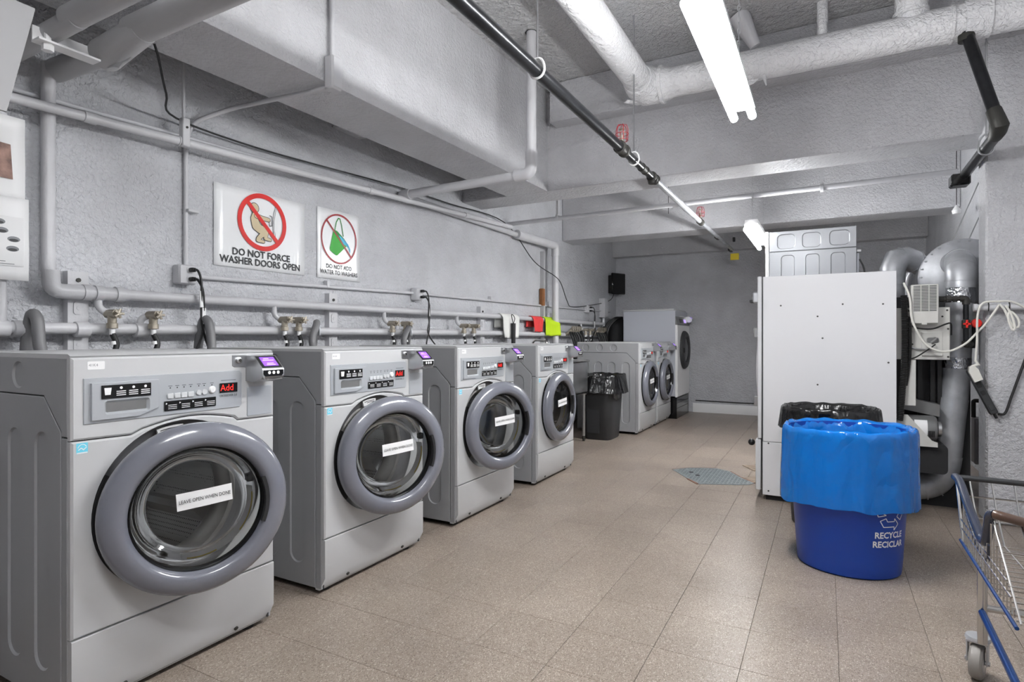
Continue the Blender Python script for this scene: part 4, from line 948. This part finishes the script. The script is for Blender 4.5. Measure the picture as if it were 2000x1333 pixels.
rag('cleaning_rag', 'raggreen', 6.34, 6.68, 1.386, .24, .15, 'lime green cleaning rag draped over the upper water pipe', 3.7, .09)
t = thing('scrub_brush', 'black brush handle hanging by its loop in front of the white rag', 'brush', (-2.945, 5.46, 1.13))
MB('black').tube([(0, 0, -.14), (0, 0, 0), (0, 0, .19)], [.020, .023, .026], 10).build('handle', t)
MB('iron').tube(spline([(0, -.005, .19), (0, -.03, .24), (-.01, -.02, .275), (-.02, 0, .285), (-.01, .02, .275), (0, .03, .24), (0, .005, .19)], 5), .004, 6).build('loop', t)
MB('black').tube([(0, 0, -.14), (0, 0, -.24)], .035, 10).build('bristles', t)

# ------------------------------------------------------------------ white dryer seen from its side, with its machinery
t = thing('tumble_dryer', 'big white commercial dryer seen from its plain side panel', 'dryer', (0, 4.50, 0))
DY = .84
m = MB('dryer'); plate(m, [(-.402, .04), (.404, .04), (.404, .418), (-.402, .418)], [], 'y', .02, 0, .002); m.build('lower_side_panel', t)
m = MB('dryer'); plate(m, [(-.396, .422), (.404, .422), (.404, 1.600), (-.396, 1.600)], [], 'y', .02, 0, .002); m.build('upper_side_panel', t)
MB('dryer').box(-.39, .40, .015, DY, .06, 1.597, .004).build('cabinet', t)
m = MB('dryer_edge'); m.box(-.432, -.404, -.002, DY, .44, 1.603, .004); fr = m.build('front_panel', t)
MB('dryer_edge').box(-.446, -.41, .002, DY, .07, .432, .004).build('lower_front_door', t)
m = MB('dryer_edge'); m.lathe([(.001, -.015), (.24, -.018), (.29, -.012), (.30, .0), (.30, .02)], 'x', (-.445, DY/2+.04, .93), 40); dr = m.build('loading_door', t)
MB('blackgloss').lathe([(.001, -.003), (.18, -.002), (.19, 0)], 'x', (-.461, DY/2+.04, .93), 32).build('door_glass', dr)
for z in (.70, 1.20): MB('steel').box(-.462, -.43, .05, .10, z-.035, z+.035, .004).build('hinge', t)
MB('galv').box(-.475, -.43, .1, .25, 1.42, 1.50, .008).build('coin_slot', t)
MB('seam').box(-.50, -.47, .13, .22, 1.425, 1.445, .003).build('coin_tray', t)
MB('seam').box(-.402, -.398, -.001, .004, .04, 1.6).build('front_seam', t)
MB('black').sphere((-.475, .03, .405), .024, 10).build('knob', t)
for x, z in ((-.36, .41), (-.36, .07), (-.28, 1.39), (-.05, 1.31), (.10, 1.39), (.33, 1.385), (-.02, 1.16), (-.05, .84), (.36, 1.0)):
    MB('iron').lathe([(.001, -.0025), (.0045, -.002), (.006, 0)], 'y', (x, -.0005, z), 8).build('screw', t)
m = MB('dark'); m.box(-.38, .38, .03, DY-.03, 0, .06); m.build('base', t)
# machinery on its back (facing right)
m = MB('creamplate'); m.box(.46, .70, .10, .13, 1.02, 1.36, .003); m.box(.40, .47, .10, .5, 1.02, 1.36, .003); m.build('burner_plate', t)
for x, z in ((.48, 1.34), (.685, 1.34), (.69, 1.22), (.48, 1.04), (.69, 1.04), (.66, 1.30), (.50, 1.12)): MB('iron').lathe([(.001, -.002), (.005, -.002), (.006, 0)], 'y', (x, .0995, z), 8).build('screw', t)
m = MB('creamplate'); plate(m, [(.55, 1.07), (.66, 1.07), (.66, 1.20), (.55, 1.20)], [rrect(.575, .645, 1.125, 1.165, .012)], 'y', .10, .094, .001, .099, 'motorgrey'); m.build('burner_cover', t)
MB('motorgrey').tube([(.60, .092, 1.13), (.63, .085, 1.16)], .012, 10).build('igniter', t)
MB('creamplate').box(.55, .66, .088, .10, 1.045, 1.062, .002).build('bracket_rail', t)
m = MB('creamplate'); m.box(.485, .630, .02, .10, 1.255, 1.505, .004); vb = m.build('vent_cover', t)
m = MB('seam')
for c in range(3):
    for r_ in range(17): m.box(.497+c*.0425, .534+c*.0425, .018, .021, 1.335+r_*.0098, 1.3395+r_*.0098)
m.build('louvre_slots', vb); MB('creamplate').box(.54, .57, .015, .03, 1.245, 1.26, .003).build('latch', vb)
m = MB('creamplate'); m.box(.435, .515, .06, .075, .72, 1.02, .002); m.build('side_strip', t)
m = MB('dark'); m.box(.42, .86, .42, .50, .0, 1.45); m.build('back_shroud', t)
for x in (.56, .63, .67): MB('black').box(x, x+.025, .36, .38, .30, 1.02).build('frame_bar', t)
m = MB('rubber'); pts = spline([(.447, .03, 1.44), (.452, .03, 1.25), (.450, .03, 1.0), (.432, .03, .72), (.425, .03, .62)], 22); pts = resample(pts, .0055)
m.tube(pts, [(.021 if k % 2 else .016) for k in range(len(pts))], 12); m.build('corrugated_hose', t)
m = MB('rubber'); pts = spline([(.475, .05, 1.30), (.478, .05, 1.1), (.468, .05, .95), (.455, .05, .85)], 20); pts = resample(pts, .0045); m.tube(pts, [(.016 if k % 2 else .013) for k in range(len(pts))], 8); m.build('corrugated_hose', t)
# motor and belt guard low down
m = MB('motorgrey'); m.lathe([(.001, 0), (.075, .004), (.085, .03), (.085, .16), (.075, .175), (.03, .18), (.001, .18)], 'x', (.46, .16, .565), 26); mo = m.build('motor', t)
MB('paper').lathe([(.0856, .05), (.0856, .12)], 'x', (.46, .16, .565), 10, 135, 205).build('motor_label', mo, fix=False)
MB('steel').lathe([(.03, .18), (.05, .182), (.05, .20), (.03, .205), (.001, .205)], 'x', (.46, .16, .565), 18).build('pulley', mo)
for k in range(4): MB('black').box(.585+.009*k, .589+.009*k, .07, .08, .52, .56).build('vent_slot', mo)
MB('creamplate').prism([(.40, .66), (.47, .66), (.60, .50), (.63, .49), (.63, .46), (.50, .46), (.40, .55)], 'y', .055, .062).build('motor_bracket', t)
MB('motorgrey').prism([(.46, .68), (.66, .64), (.66, .72), (.48, .76)], 'y', .20, .32).build('duct_flange', t)
MB('dark').prism(rrect(.42, .69, .28, .47, .03), 'y', .10, .36).build('blower_housing', t)
# conduit curve and thin black wires on the burner plate
MB('steel').tube([(.465, .09, 1.24), (.465, .09, 1.13), (.50, .085, 1.09), (.60, .085, 1.085)], .006, 8, fil=.04).build('steel_tube', t)
MB('black').tube(spline([(.47, .05, 1.25), (.52, .03, 1.225), (.60, .03, 1.22), (.67, .04, 1.25), (.70, .07, 1.25), (.705, .09, 1.18)], 6), .005, 6).build('wire', t)
MB('black').tube(spline([(.44, .05, 1.02), (.50, .05, 1.03), (.56, .06, 1.07), (.62, .07, 1.12)], 6), .004, 6).build('wire', t)
# gas line with red valve handles
t = thing('gas_pipe', 'black iron gas pipe with a red valve handle behind the dryer', 'pipe', (0, 4.60, 0))
MB('iron').tube([(.62, .02, 1.413), (.78, .02, 1.413), (.785, .02, 1.36)], .0145, 12, fil=.02).build('pipe_run', t)
for x, r_ in ((.66, .019), (.695, .023), (.73, .019)): MB('iron').lathe([(.01, -.014), (r_, -.012), (r_, .012), (.01, .014)], 'x', (x, .02, 1.413), 8).build('union', t)
MB('iron').tube([(.755, .02, 1.413), (.785, .02, 1.413), (.785, .02, 1.375)], .021, 12, fil=.025).build('elbow', t)
MB('blackpipe').tube([(.785, .02, 1.38), (.785, .02, 1.13)], .0155, 12).build('pipe_run', t)
MB('iron').box(.765, .805, .0, .04, 1.22, 1.28, .006).build('valve_body', t)
m = MB('redbright'); m.tube([(.785, -.012, 1.25), (.785, -.005, 1.25)], .012, 8); m.box(.779, .791, -.014, -.007, 1.225, 1.275, .002); m.box(.765, .805, -.014, -.007, 1.245, 1.256, .002); m.build('valve_handle', t)
MB('iron').tube([(.785, .02, 1.14), (.785, .02, 1.12), (.80, .04, 1.12), (.86, .25, 1.12)], .022, 10, fil=.03).build('tee', t)
t = thing('shutoff_valve', 'round red valve knob on a black stem half hidden behind the column', 'valve', (.845, 4.66, 1.255))
MB('redbright').lathe([(.001, -.012), (.026, -.01), (.03, 0), (.026, .01), (.001, .012)], 'y', (0, 0, 0), 14).build('knob', t)
MB('blackpipe').tube([(0, .012, 0), (0, .07, 0), (0, .07, -.16)], .012, 8, fil=.03).build('stem', t)
# silver exhaust duct and plenum drum
t = thing('exhaust_duct', 'silver exhaust duct rising behind the dryer into the big drum', 'duct', (0, 4.895, 0))
MB('galv').tube([(.725, 0, .33), (.75, .0, .62), (.765, 0, .75)], .083, 26).build('duct_section', t)
MB('galv').tube([(.763, 0, .70), (.785, .0, 1.10)], .080, 26).build('duct_section', t)
MB('galv').tube([(.783, 0, 1.06), (.803, .0, 1.52)], .079, 26).build('duct_section', t)
MB('foil').tube([(.800, 0, 1.40), (.805, .0, 1.56)], .0825, 26).build('foil_tape', t)
MB('foil').tube([(.778, 0, .955), (.782, .0, 1.03)], .0825, 26).build('foil_tape', t)
m = MB('galv'); el = [(.727, 0, .36), (.715, 0, .26), (.67, .0, .17), (.60, 0, .13), (.50, 0, .12)]; m.tube(fillet(el, .05, 3), .087, 26); m.build('lower_elbow', t)
for (p, q) in (((.712, 0, .275), (.714, 0, .28)), ((.655, 0, .157), (.66, 0, .16)), ((.60, 0, .13), (.606, 0, .131))):
    MB('galv').tube([p, (Vector(q)-Vector(p)).normalized()*.008+Vector(p)], .0905, 26).build('seam_ring', t)
MB('galv').tube([(.52, 0, .12), (.505, 0, .12)], .115, 26).build('flange', t)
MB('galv').tube([(.803, 0, 1.50), (.806, .0, 1.58), (.81, .05, 1.66), (.815, .14, 1.70), (.82, .24, 1.705), (.82, .38, 1.705)], .086, 26).build('upper_elbow', t)
for p, q in (((.803, 0, 1.545), (.8035, 0, 1.555)), ((.808, .03, 1.63), (.809, .036, 1.637)), ((.813, .11, 1.69), (.814, .118, 1.692))): MB('galv').tube([p, q], .0895, 26).build('seam_ring', t)
t = thing('exhaust_plenum', 'large round galvanised plenum drum behind the column', 'duct', (.875, 5.22, 1.61))
m = MB('galv'); m.lathe([(.001, 0), (.262, 0), (.27, .006), (.27, .012)], 'y', (0, 0, 0), 40); fc = m.build('end_cap', t)
m = MB('galv'); m.lathe([(.262, .012), (.262, 1.6)], 'y', (0, 0, 0), 40); m.build('drum', t)
for y in (.06, .45, .9): MB('galv').lathe([(.262, y-.006), (.268, y), (.262, y+.006)], 'y', (0, 0, 0), 40).build('bead', t)
for k in range(26):
    a = 2*math.pi*k/26; MB('galv').box(.255*math.cos(a)-.008, .255*math.cos(a)+.008, -.006, .002, .255*math.sin(a)-.006, .255*math.sin(a)+.006, .002).build('rivet', t)
for s_ in (-.05, .06): MB('steel').tube([(s_, .2+s_, .26), (s_+.22, .2+s_, .87-.02)], .004, 6).build('hanger_wire', t)
t = thing('exhaust_duct', 'second silver duct elbow rising behind the dryer top', 'duct', (.46, 5.42, 0))
MB('galv').tube([(0, 0, .5), (.0, 0, 1.62)], .082, 24).build('duct_section', t)
MB('galv').tube([(0, 0, 1.58), (.0, .0, 1.70), (.03, .03, 1.775), (.09, .06, 1.79), (.16, .10, 1.76)], .086, 24).build('elbow', t)
MB('galv').tube([(.13, .085, 1.775), (.25, .15, 1.70)], .080, 24).build('duct_section', t)
for p, q in (((.06, .045, 1.787), (.066, .048, 1.789)), ((.15, .095, 1.765), (.157, .10, 1.762))): MB('galv').tube([p, q], .09, 24).build('seam_ring', t)

# ------------------------------------------------------------------ stacked grey dryer behind the white one
t = thing('stacked_dryer', 'grey stacked dryer with embossed side panels rising above the white dryer', 'dryer', (0, 5.40, 0))
MB('stackgrey').box(-.425, .215, .012, .70, 0.02, 2.062, .004).build('cabinet', t)
up_ = [rrect(-.365, -.225, 1.915, 2.040, .035), rrect(-.175, -.035, 1.915, 2.040, .035), rrect(.025, .170, 1.918, 2.042, .035)]
m = MB('stackgrey'); plate(m, [(-.425, 1.896), (.217, 1.896), (.217, 2.065), (-.425, 2.065)], up_, 'y', .012, 0, .003, .006); m.build('upper_side_panel', t)
lo_ = [rrect(x, x+.105, 1.1, 1.862, .03) for x in (-.335, -.150, .035)]
m = MB('stackgrey'); plate(m, [(-.425, .03), (.217, .03), (.217, 1.892), (-.425, 1.892)], lo_, 'y', .012, 0, .003, .006); m.build('lower_side_panel', t)
MB('white').box(-.455, -.428, -.002, .70, .03, 2.07, .005).build('front_panel', t)
MB('white').box(.217, .25, .02, .10, 1.855, 1.875, .003).build('bracket', t)
MB('w7side').box(.217, .235, .03, .66, .5, 1.85, .003).build('back_panel', t)
MB('black').tube(spline([(.24, .05, 1.8), (.27, .05, 1.72), (.275, .05, 1.6), (.26, .06, 1.4)], 5), .006, 6).build('cord', t)

# ------------------------------------------------------------------ recycling bin and bag, black bin behind it
BX, BY = .098, 3.43
t = thing('recycling_bin', 'blue oval recycling bin printed RECYCLE RECICLAR standing on the floor', 'bin', (BX, BY, 0))
def ringpts(z, n=64, g=0.): 
    a, b = .232+.045*z/.7+g, .205+.045*z/.7+g
    return [(a*math.cos(2*math.pi*k/n), b*math.sin(2*math.pi*k/n), z) for k in range(n)]
m = MB('binblue'); v = []; f = []; secs = [(.0, -.012), (.008, -.002), (.02, 0), (.35, 0), (.68, 0), (.684, .010), (.70, .010), (.70, -.004), (.02, -.008)]
for z, g in secs: v += ringpts(z, 64, g)
for i in range(len(secs)-1): f += [(i*64+k, i*64+(k+1) % 64, (i+1)*64+(k+1) % 64, (i+1)*64+k) for k in range(64)]
f += [tuple(range(64)), tuple(range((len(secs)-1)*64, len(secs)*64))]
m.add(v, f); m.build('body', t)
def onbin(u, z, t0=-46., g=.0012):
    a, b = .232+.045*z/.7+g, .205+.045*z/.7+g; s_ = R(t0)+u/.235
    return (a*math.cos(s_), b*math.sin(s_), z)
m = MB('whitegloss')
for s_, z in (('RECYCLE', .222), ('RECICLAR', .178)):
    v, f = text_mesh(s_, .028); m.add([onbin(p.x*.041*.92, z+p.y*.041) for p in v], f)
m.build('lettering', t, fix=False)
m = MB('whitegloss')
def bstroke(pts, w=.004):
    for p, q in zip(pts[:-1], pts[1:]):
        d_ = Vector((q[0]-p[0], q[1]-p[1])); n_ = Vector((-d_.y, d_.x)).normalized()*w/2; k = 5; vs_ = []
        for i in range(k+1):
            u = i/k; c = Vector(p)*(1-u)+Vector(q)*u; vs_ += [onbin(c.x+n_.x, c.y+n_.y), onbin(c.x-n_.x, c.y-n_.y)]
        m.add(vs_, [(2*i, 2*i+1, 2*i+3, 2*i+2) for i in range(k)])
for k in range(3):          # three bent outline arrows chasing each other
    a = R(120*k); C = (0, .325)
    def rot(p): return (C[0]+p[0]*math.cos(a)-p[1]*math.sin(a), C[1]+p[0]*math.sin(a)+p[1]*math.cos(a))
    arr = [(-.055, -.032), (-.038, -.062), (.018, -.062), (.018, -.078), (.042, -.050), (.018, -.022), (.018, -.036), (-.020, -.036), (-.028, -.020), (-.055, -.032)]
    bstroke([rot(p) for p in arr])
m.build('recycling_symbol', t, fix=False)
m = MB('bagblue'); bag(m, BX, BY, .286, .258, .714, .335, .42, .02, .04, 3., 144, 2.0, .01); o = m.build('recycling_bag', sharp=180)
tag(o, 'glossy blue plastic bag lining the recycling bin, its skirt hanging outside', 'bag')
t = thing('trash_can', 'black trash can standing between the blue bin and the white dryer', 'trash can', (.02, 4.12, 0))
m = MB('binblack'); ovalcan(m, [(.0, .205, .165, 0), (.012, .213, .172, 0), (.66, .25, .20, 0), (.665, .26, .21, 0), (.69, .26, .21, 0), (.69, .245, .195, 0), (.1, .2, .16, 0)]); m.build('body', t)
MB('binblack').prism([(-.03, .10), (.03, .10), (.04, .6), (-.04, .6)], 'y', -.215, -.19).build('rib', t)
m = MB('bagblack'); bag(m, .02, 4.12, .262, .212, .735, .60, .45, .03, .035, 21., 96, 2.2); o = m.build('trash_bag', sharp=180)
tag(o, 'wrinkled black liner bag on the trash can behind the blue bin', 'bag')

# ------------------------------------------------------------------ wire cart at the right edge
t = thing('laundry_cart', 'chrome wire shopping cart with blue bumpers at the right edge', 'cart', (.45, 2.43, 0))
cw = .62     # width in x
Yf, Yn, Zb = .27, -.44, .40
rimL = spline([(0, .42, .612), (0.005, .36, .605), (.0, .20, .565), (.0, .02, .512), (.0, -.035, .500), (.0, -.085, .515), (.0, -.12, .575), (.0, -.15, .612), (.02, -.17, .617), (.08, -.16, .603), (.16, -.14, .59), (.35, -.13, .585), (.60, -.14, .59)], 6)
MB('bluegrip').tube(rimL[:46], .0145, 12).build('grip_rail', t)
MB('brown').tube(rimL[45:], .0145, 12).build('handle', t)
MB('binblack').tube([(0.0, .42, .610), (cw, .42, .605)], .011, 10).build('back_rail', t)
MB('chrome').tube([(0.002, .41, .612), (.0, .33, .50), (0, Yf, Zb)], .005, 8).build('corner_wire', t)
for k in range(9):
    x = .045+k*.068; MB('chrome').tube([(x, .42, .605), (x*.96+.01, .37, .50), (x*.94+.015, Yf, Zb)], .0032, 6).build('wire', t)
for z, y in ((.545, .395), (.475, .345)): MB('chrome').tube([(0, y, z), (cw, y, z)], .0032, 6).build('wire', t)
for k in range(16):
    y = Yf-k*.046; 
    MB('chrome').tube([(.0, y, Zb), (cw, y, Zb)], .0026, 6).build('wire', t)
for k in range(19):
    y0_ = Yf-.02-k*.036
    top = min(.60, .500+max(0, (y0_+.035))*.24) if y0_ > -.06 else max(Zb+.01, .585-.19*max(0, -.15-y0_)/.29)
    MB('chrome').tube([(0, y0_, Zb), (0, y0_+(.02 if y0_ > -.12 else 0), top)], .0024, 6).build('wire', t)
for z, ye in ((.445, Yn+.07), (.475, Yn+.115)): MB('chrome').tube([(0, Yf+.05, z), (0, ye, z)], .0026, 6).build('wire', t)
for k in range(10): MB('chrome').tube([(.005+k*.066, -.15, .595), (.005+k*.066, Yn, Zb)], .0028, 6).build('wire', t)
for z, y in ((.53, -.245), (.465, -.344)): MB('chrome').tube([(0, y, z), (cw, y, z)], .0026, 6).build('wire', t)
for x in (.12, .24, .36): MB('chrome').tube([(x, Yf, Zb+.004), (x, Yn, Zb+.004)], .0032, 6).build('wire', t)
MB('bluemetal').tube([(-.004, Yf+.02, Zb), (-.004, Yn, Zb-.012)], .0055, 8).build('bumper_wire', t)
MB('bluegrip').tube(spline([(.0, .20, .52), (.004, .05, .452), (.004, -.06, .445), (.002, -.10, .46), (0, -.12, .51)], 5), .005, 8).build('hook_wire', t)
MB('chrome').tube([(.012, .03, .39), (.012, .03, .135)], .0145, 14).build('post', t)
MB('chrome').tube([(.012, .03, .255), (cw, .03, .262)], .0115, 12).build('cross_bar', t)
MB('bluemetal').tube([(.008, .012, .245), (.01, -.50, .20)], .011, 10).build('side_bar', t)
MB('chrome').tube([(.05, -.36, .40), (.05, -.36, .14)], .016, 14).build('post', t)
MB('chrome').tube([(cw-.02, .03, .39), (cw-.02, .03, .135)], .0145, 14).build('post', t)
MB('chrome').tube([(cw-.05, -.36, .40), (cw-.05, -.36, .14)], .016, 14).build('post', t)
def castor(x, y, rz):
    m = MB('castor'); m.lathe([(.012, -.019), (.050, -.019), (.058, -.012), (.060, 0), (.058, .012), (.050, .019), (.012, .019)], 'y', (0, 0, .06), 26); m.mat('steel'); m.lathe([(.001, -.021), (.032, -.020), (.036, -.018)], 'y', (0, 0, .06), 20)
    wh = m.build('castor', t, (x, y, 0), (0, 0, rz))
    m = MB('galv'); 
    for s_ in (-1, 1): m.prism([(-.014, .055), (.014, .055), (.034, .126), (-.016, .126)], 'y', s_*.027-.002, s_*.027+.002)
    m.box(-.018, .036, -.03, .03, .124, .130); m.lathe([(.001, .142), (.034, .142), (.036, .136), (.036, .130), (.001, .129)], 'z', (.01, 0, 0), 18); m.build('fork', wh)
    MB('steel').tube([(0, -.034, .06), (0, .034, .06)], .008, 8).build('axle', wh)
castor(.004, .06, R(72)); castor(cw-.02, .05, R(60)); castor(.05, -.36, R(70)); castor(cw-.05, -.36, R(75))

# ------------------------------------------------------------------ things on the column
t = thing('wall_conduit', 'pale grey conduit fixed across the column front', 'conduit', (.83, 4.555, 1.355))
MB('pipe').tube([(0, 0, -.006), (.80, 0, .006)], .021, 12).build('pipe_run', t)
MB('pipe').tube([(.0, .0, -.004), (-.02, 0, -.004)], .024, 12).build('end_cap', t)
for x in (.055, .155): m = MB('black'); m.tube([(x+.004*math.cos(a), .025*math.cos(a), .026*math.sin(a)) for a in [k*math.pi/7 for k in range(14)]], .003, 5, closed=True); m.build('cable_tie', t)
tag(MB('cordwhite').tube(spline([(.445, 4.52, 1.52), (.475, 4.50, 1.42), (.49, 4.50, 1.27), (.56, 4.50, 1.12), (.66, 4.51, 1.075), (.76, 4.53, 1.12), (.83, 4.54, 1.20), (.86, 4.53, 1.24), (.90, 4.52, 1.31), (.93, 4.522, 1.365)], 7), .0065, 8).build('electric_cable'), 'long white cord sagging from the dryer across to the column', 'cord')
tag(MB('cordwhite').tube(spline([(.814, 4.517, 1.018), (.822, 4.518, 1.15), (.825, 4.52, 1.30), (.85, 4.52, 1.375), (.92, 4.525, 1.385), (1.0, 4.525, 1.378), (1.10, 4.54, 1.31), (1.25, 4.56, 1.22), (1.55, 4.58, 1.20)], 7), .006, 8).build('electric_cable'), 'white cord dropping from the conduit to the white plug', 'cord')
tag(MB('cordwhite').tube(spline([(.93, 4.52, 1.37), (.955, 4.515, 1.33), (.975, 4.51, 1.27), (1.0, 4.51, 1.225), (1.02, 4.51, 1.235), (1.015, 4.51, 1.28), (.985, 4.515, 1.32), (.97, 4.51, 1.30), (.975, 4.505, 1.25), (.99, 4.505, 1.21), (1.0, 4.505, 1.23), (.985, 4.51, 1.30), (.96, 4.515, 1.36)], 7), .0065, 8).build('coiled_cord'), 'coil of white cord tied up on the column', 'cord')
t = thing('power_strip', 'black power strip hanging diagonally at the column edge', 'power strip', (.852, 4.56, .83)); t.rotation_euler = (0, R(-24), 0)
MB('binblack').box(-.022, .022, -.02, .018, -.15, .145, .006).build('body', t)
for z in (.09, .04, -.01): m = MB('black'); m.box(-.012, .012, -.0215, -.018, z-.014, z+.014, .003); m.build('socket', t)
MB('seam').box(-.012, .012, -.024, -.019, -.125, -.085, .003).build('switch', t)
MB('black').tube([(0, .0, -.15), (.0, 0, -.18)], .008, 8).build('strain_relief', t)
t = thing('plug', 'white cord plug stuck into the top of the black power strip', 'plug', (.815, 4.53, .93)); t.rotation_euler = (0, R(-20), 0)
m = MB('cordwhite'); m.prism([(-.013, .06), (.013, .06), (.025, .03), (.025, -.035), (-.02, -.04), (-.025, .03)], 'y', -.022, .014); m.build('body', t)
MB('cordwhite').tube([(0, -.004, .055), (.035, -.013, .06), (.03, -.013, .085)], .008, 8).build('strain_relief', t)
tag(MB('rubber').tube(spline([(.935, 4.57, .69), (.97, 4.575, .70), (1.0, 4.58, .80), (1.02, 4.58, .87), (1.07, 4.58, 1.05), (1.15, 4.58, 1.35), (1.2, 4.585, 1.9)], 6), .0075, 8).build('electric_cable'), 'black cord curving up the column from the power strip', 'cord')
t = thing('wall_box', 'narrow grey metal box on the wall behind the silver duct', 'box', (.965, 5.25, .26))
MB('pipe').box(-.035, .205, -.06, .06, 0, .33, .008).build('body', t); MB('iron').tube([(-.03, 0, .33), (-.03, 0, .45), (.0, 0, .45)], .014, 8, fil=.03).build('pipe_stub', t)

# ------------------------------------------------------------------ floor patch and bits
t = thing('floor_plate', 'grey ribbed metal plate set in the broken floor tiles near the dryer', 'plate', (0, 0, 0))
pl = [(-1.19, 5.16), (-1.08, 5.29), (-.98, 5.345), (-.85, 5.39), (-.73, 5.32), (-.62, 5.13), (-.50, 4.98), (-.53, 4.91), (-.61, 4.86), (-.89, 4.74), (-1.0, 4.88)]
MB('platemetal').prism(pl, 'z', .0, .004).build('plate', t)
m = MB('platemetal')
def inside(p, poly):
    c = False; n = len(poly)
    for i in range(n):
        a, b = poly[i], poly[i-1]
        if (a[1] > p[1]) != (b[1] > p[1]) and p[0] < (b[0]-a[0])*(p[1]-a[1])/(b[1]-a[1])+a[0]: c = not c
    return c
for i in range(26):
    for j in range(26):
        x, y = -1.18+i*.028, 4.74+j*.026
        if all(inside((x+dx, y+dy), pl) for dx in (-.015, .015) for dy in (-.015, .015)):
            m.xf(Matrix.Translation((x, y, .004)) @ Matrix.Rotation(R(45 if (i+j) % 2 else -45), 4, 'Z')); m.box(-.010, .010, -.0025, .0025, 0, .0016)
rb = m.xf().build('tread_ribs', t); rb['kind'] = 'stuff'
m = MB('tilebreak')
for p, q, w in ((pl[0], pl[1], .012), (pl[1], pl[2], .014), (pl[2], pl[3], .012), (pl[4], pl[5], .016), (pl[5], pl[6], .026), (pl[9], pl[10], .03)):
    d_ = Vector((q[0]-p[0], q[1]-p[1])); n_ = Vector((-d_.y, d_.x)).normalized()*w/2
    m.prism([(p[0]+n_.x, p[1]+n_.y), (p[0]-n_.x*.4, p[1]-n_.y*.4), (q[0]-n_.x*.4, q[1]-n_.y*.4), (q[0]+n_.x*.7, q[1]+n_.y*.7)], 'z', 0, .0045); m.build('broken_edge', t); m = MB('tilebreak')

for a, b in ((-1.02, 5.12), (-.95, 5.03)): MB('dark').prism(circ(a, b, .02, 8), 'z', .004, .0062).build('bolt_hole', t)
tag(MB('tarnish').prism([(-.67, 5.63), (-.50, 5.70), (-.47, 5.50), (-.55, 5.44)], 'z', 0, .005).build('cardboard_scrap'), 'brown scrap lying on the floor against the dryer', 'scrap')
tag(MB('tarnish').prism([(-.60, 5.12), (-.52, 5.22), (-.47, 5.06), (-.50, 5.0)], 'z', 0, .005).build('tile_fragment'), 'broken tile fragment between the metal plate and the dryer', 'tile')
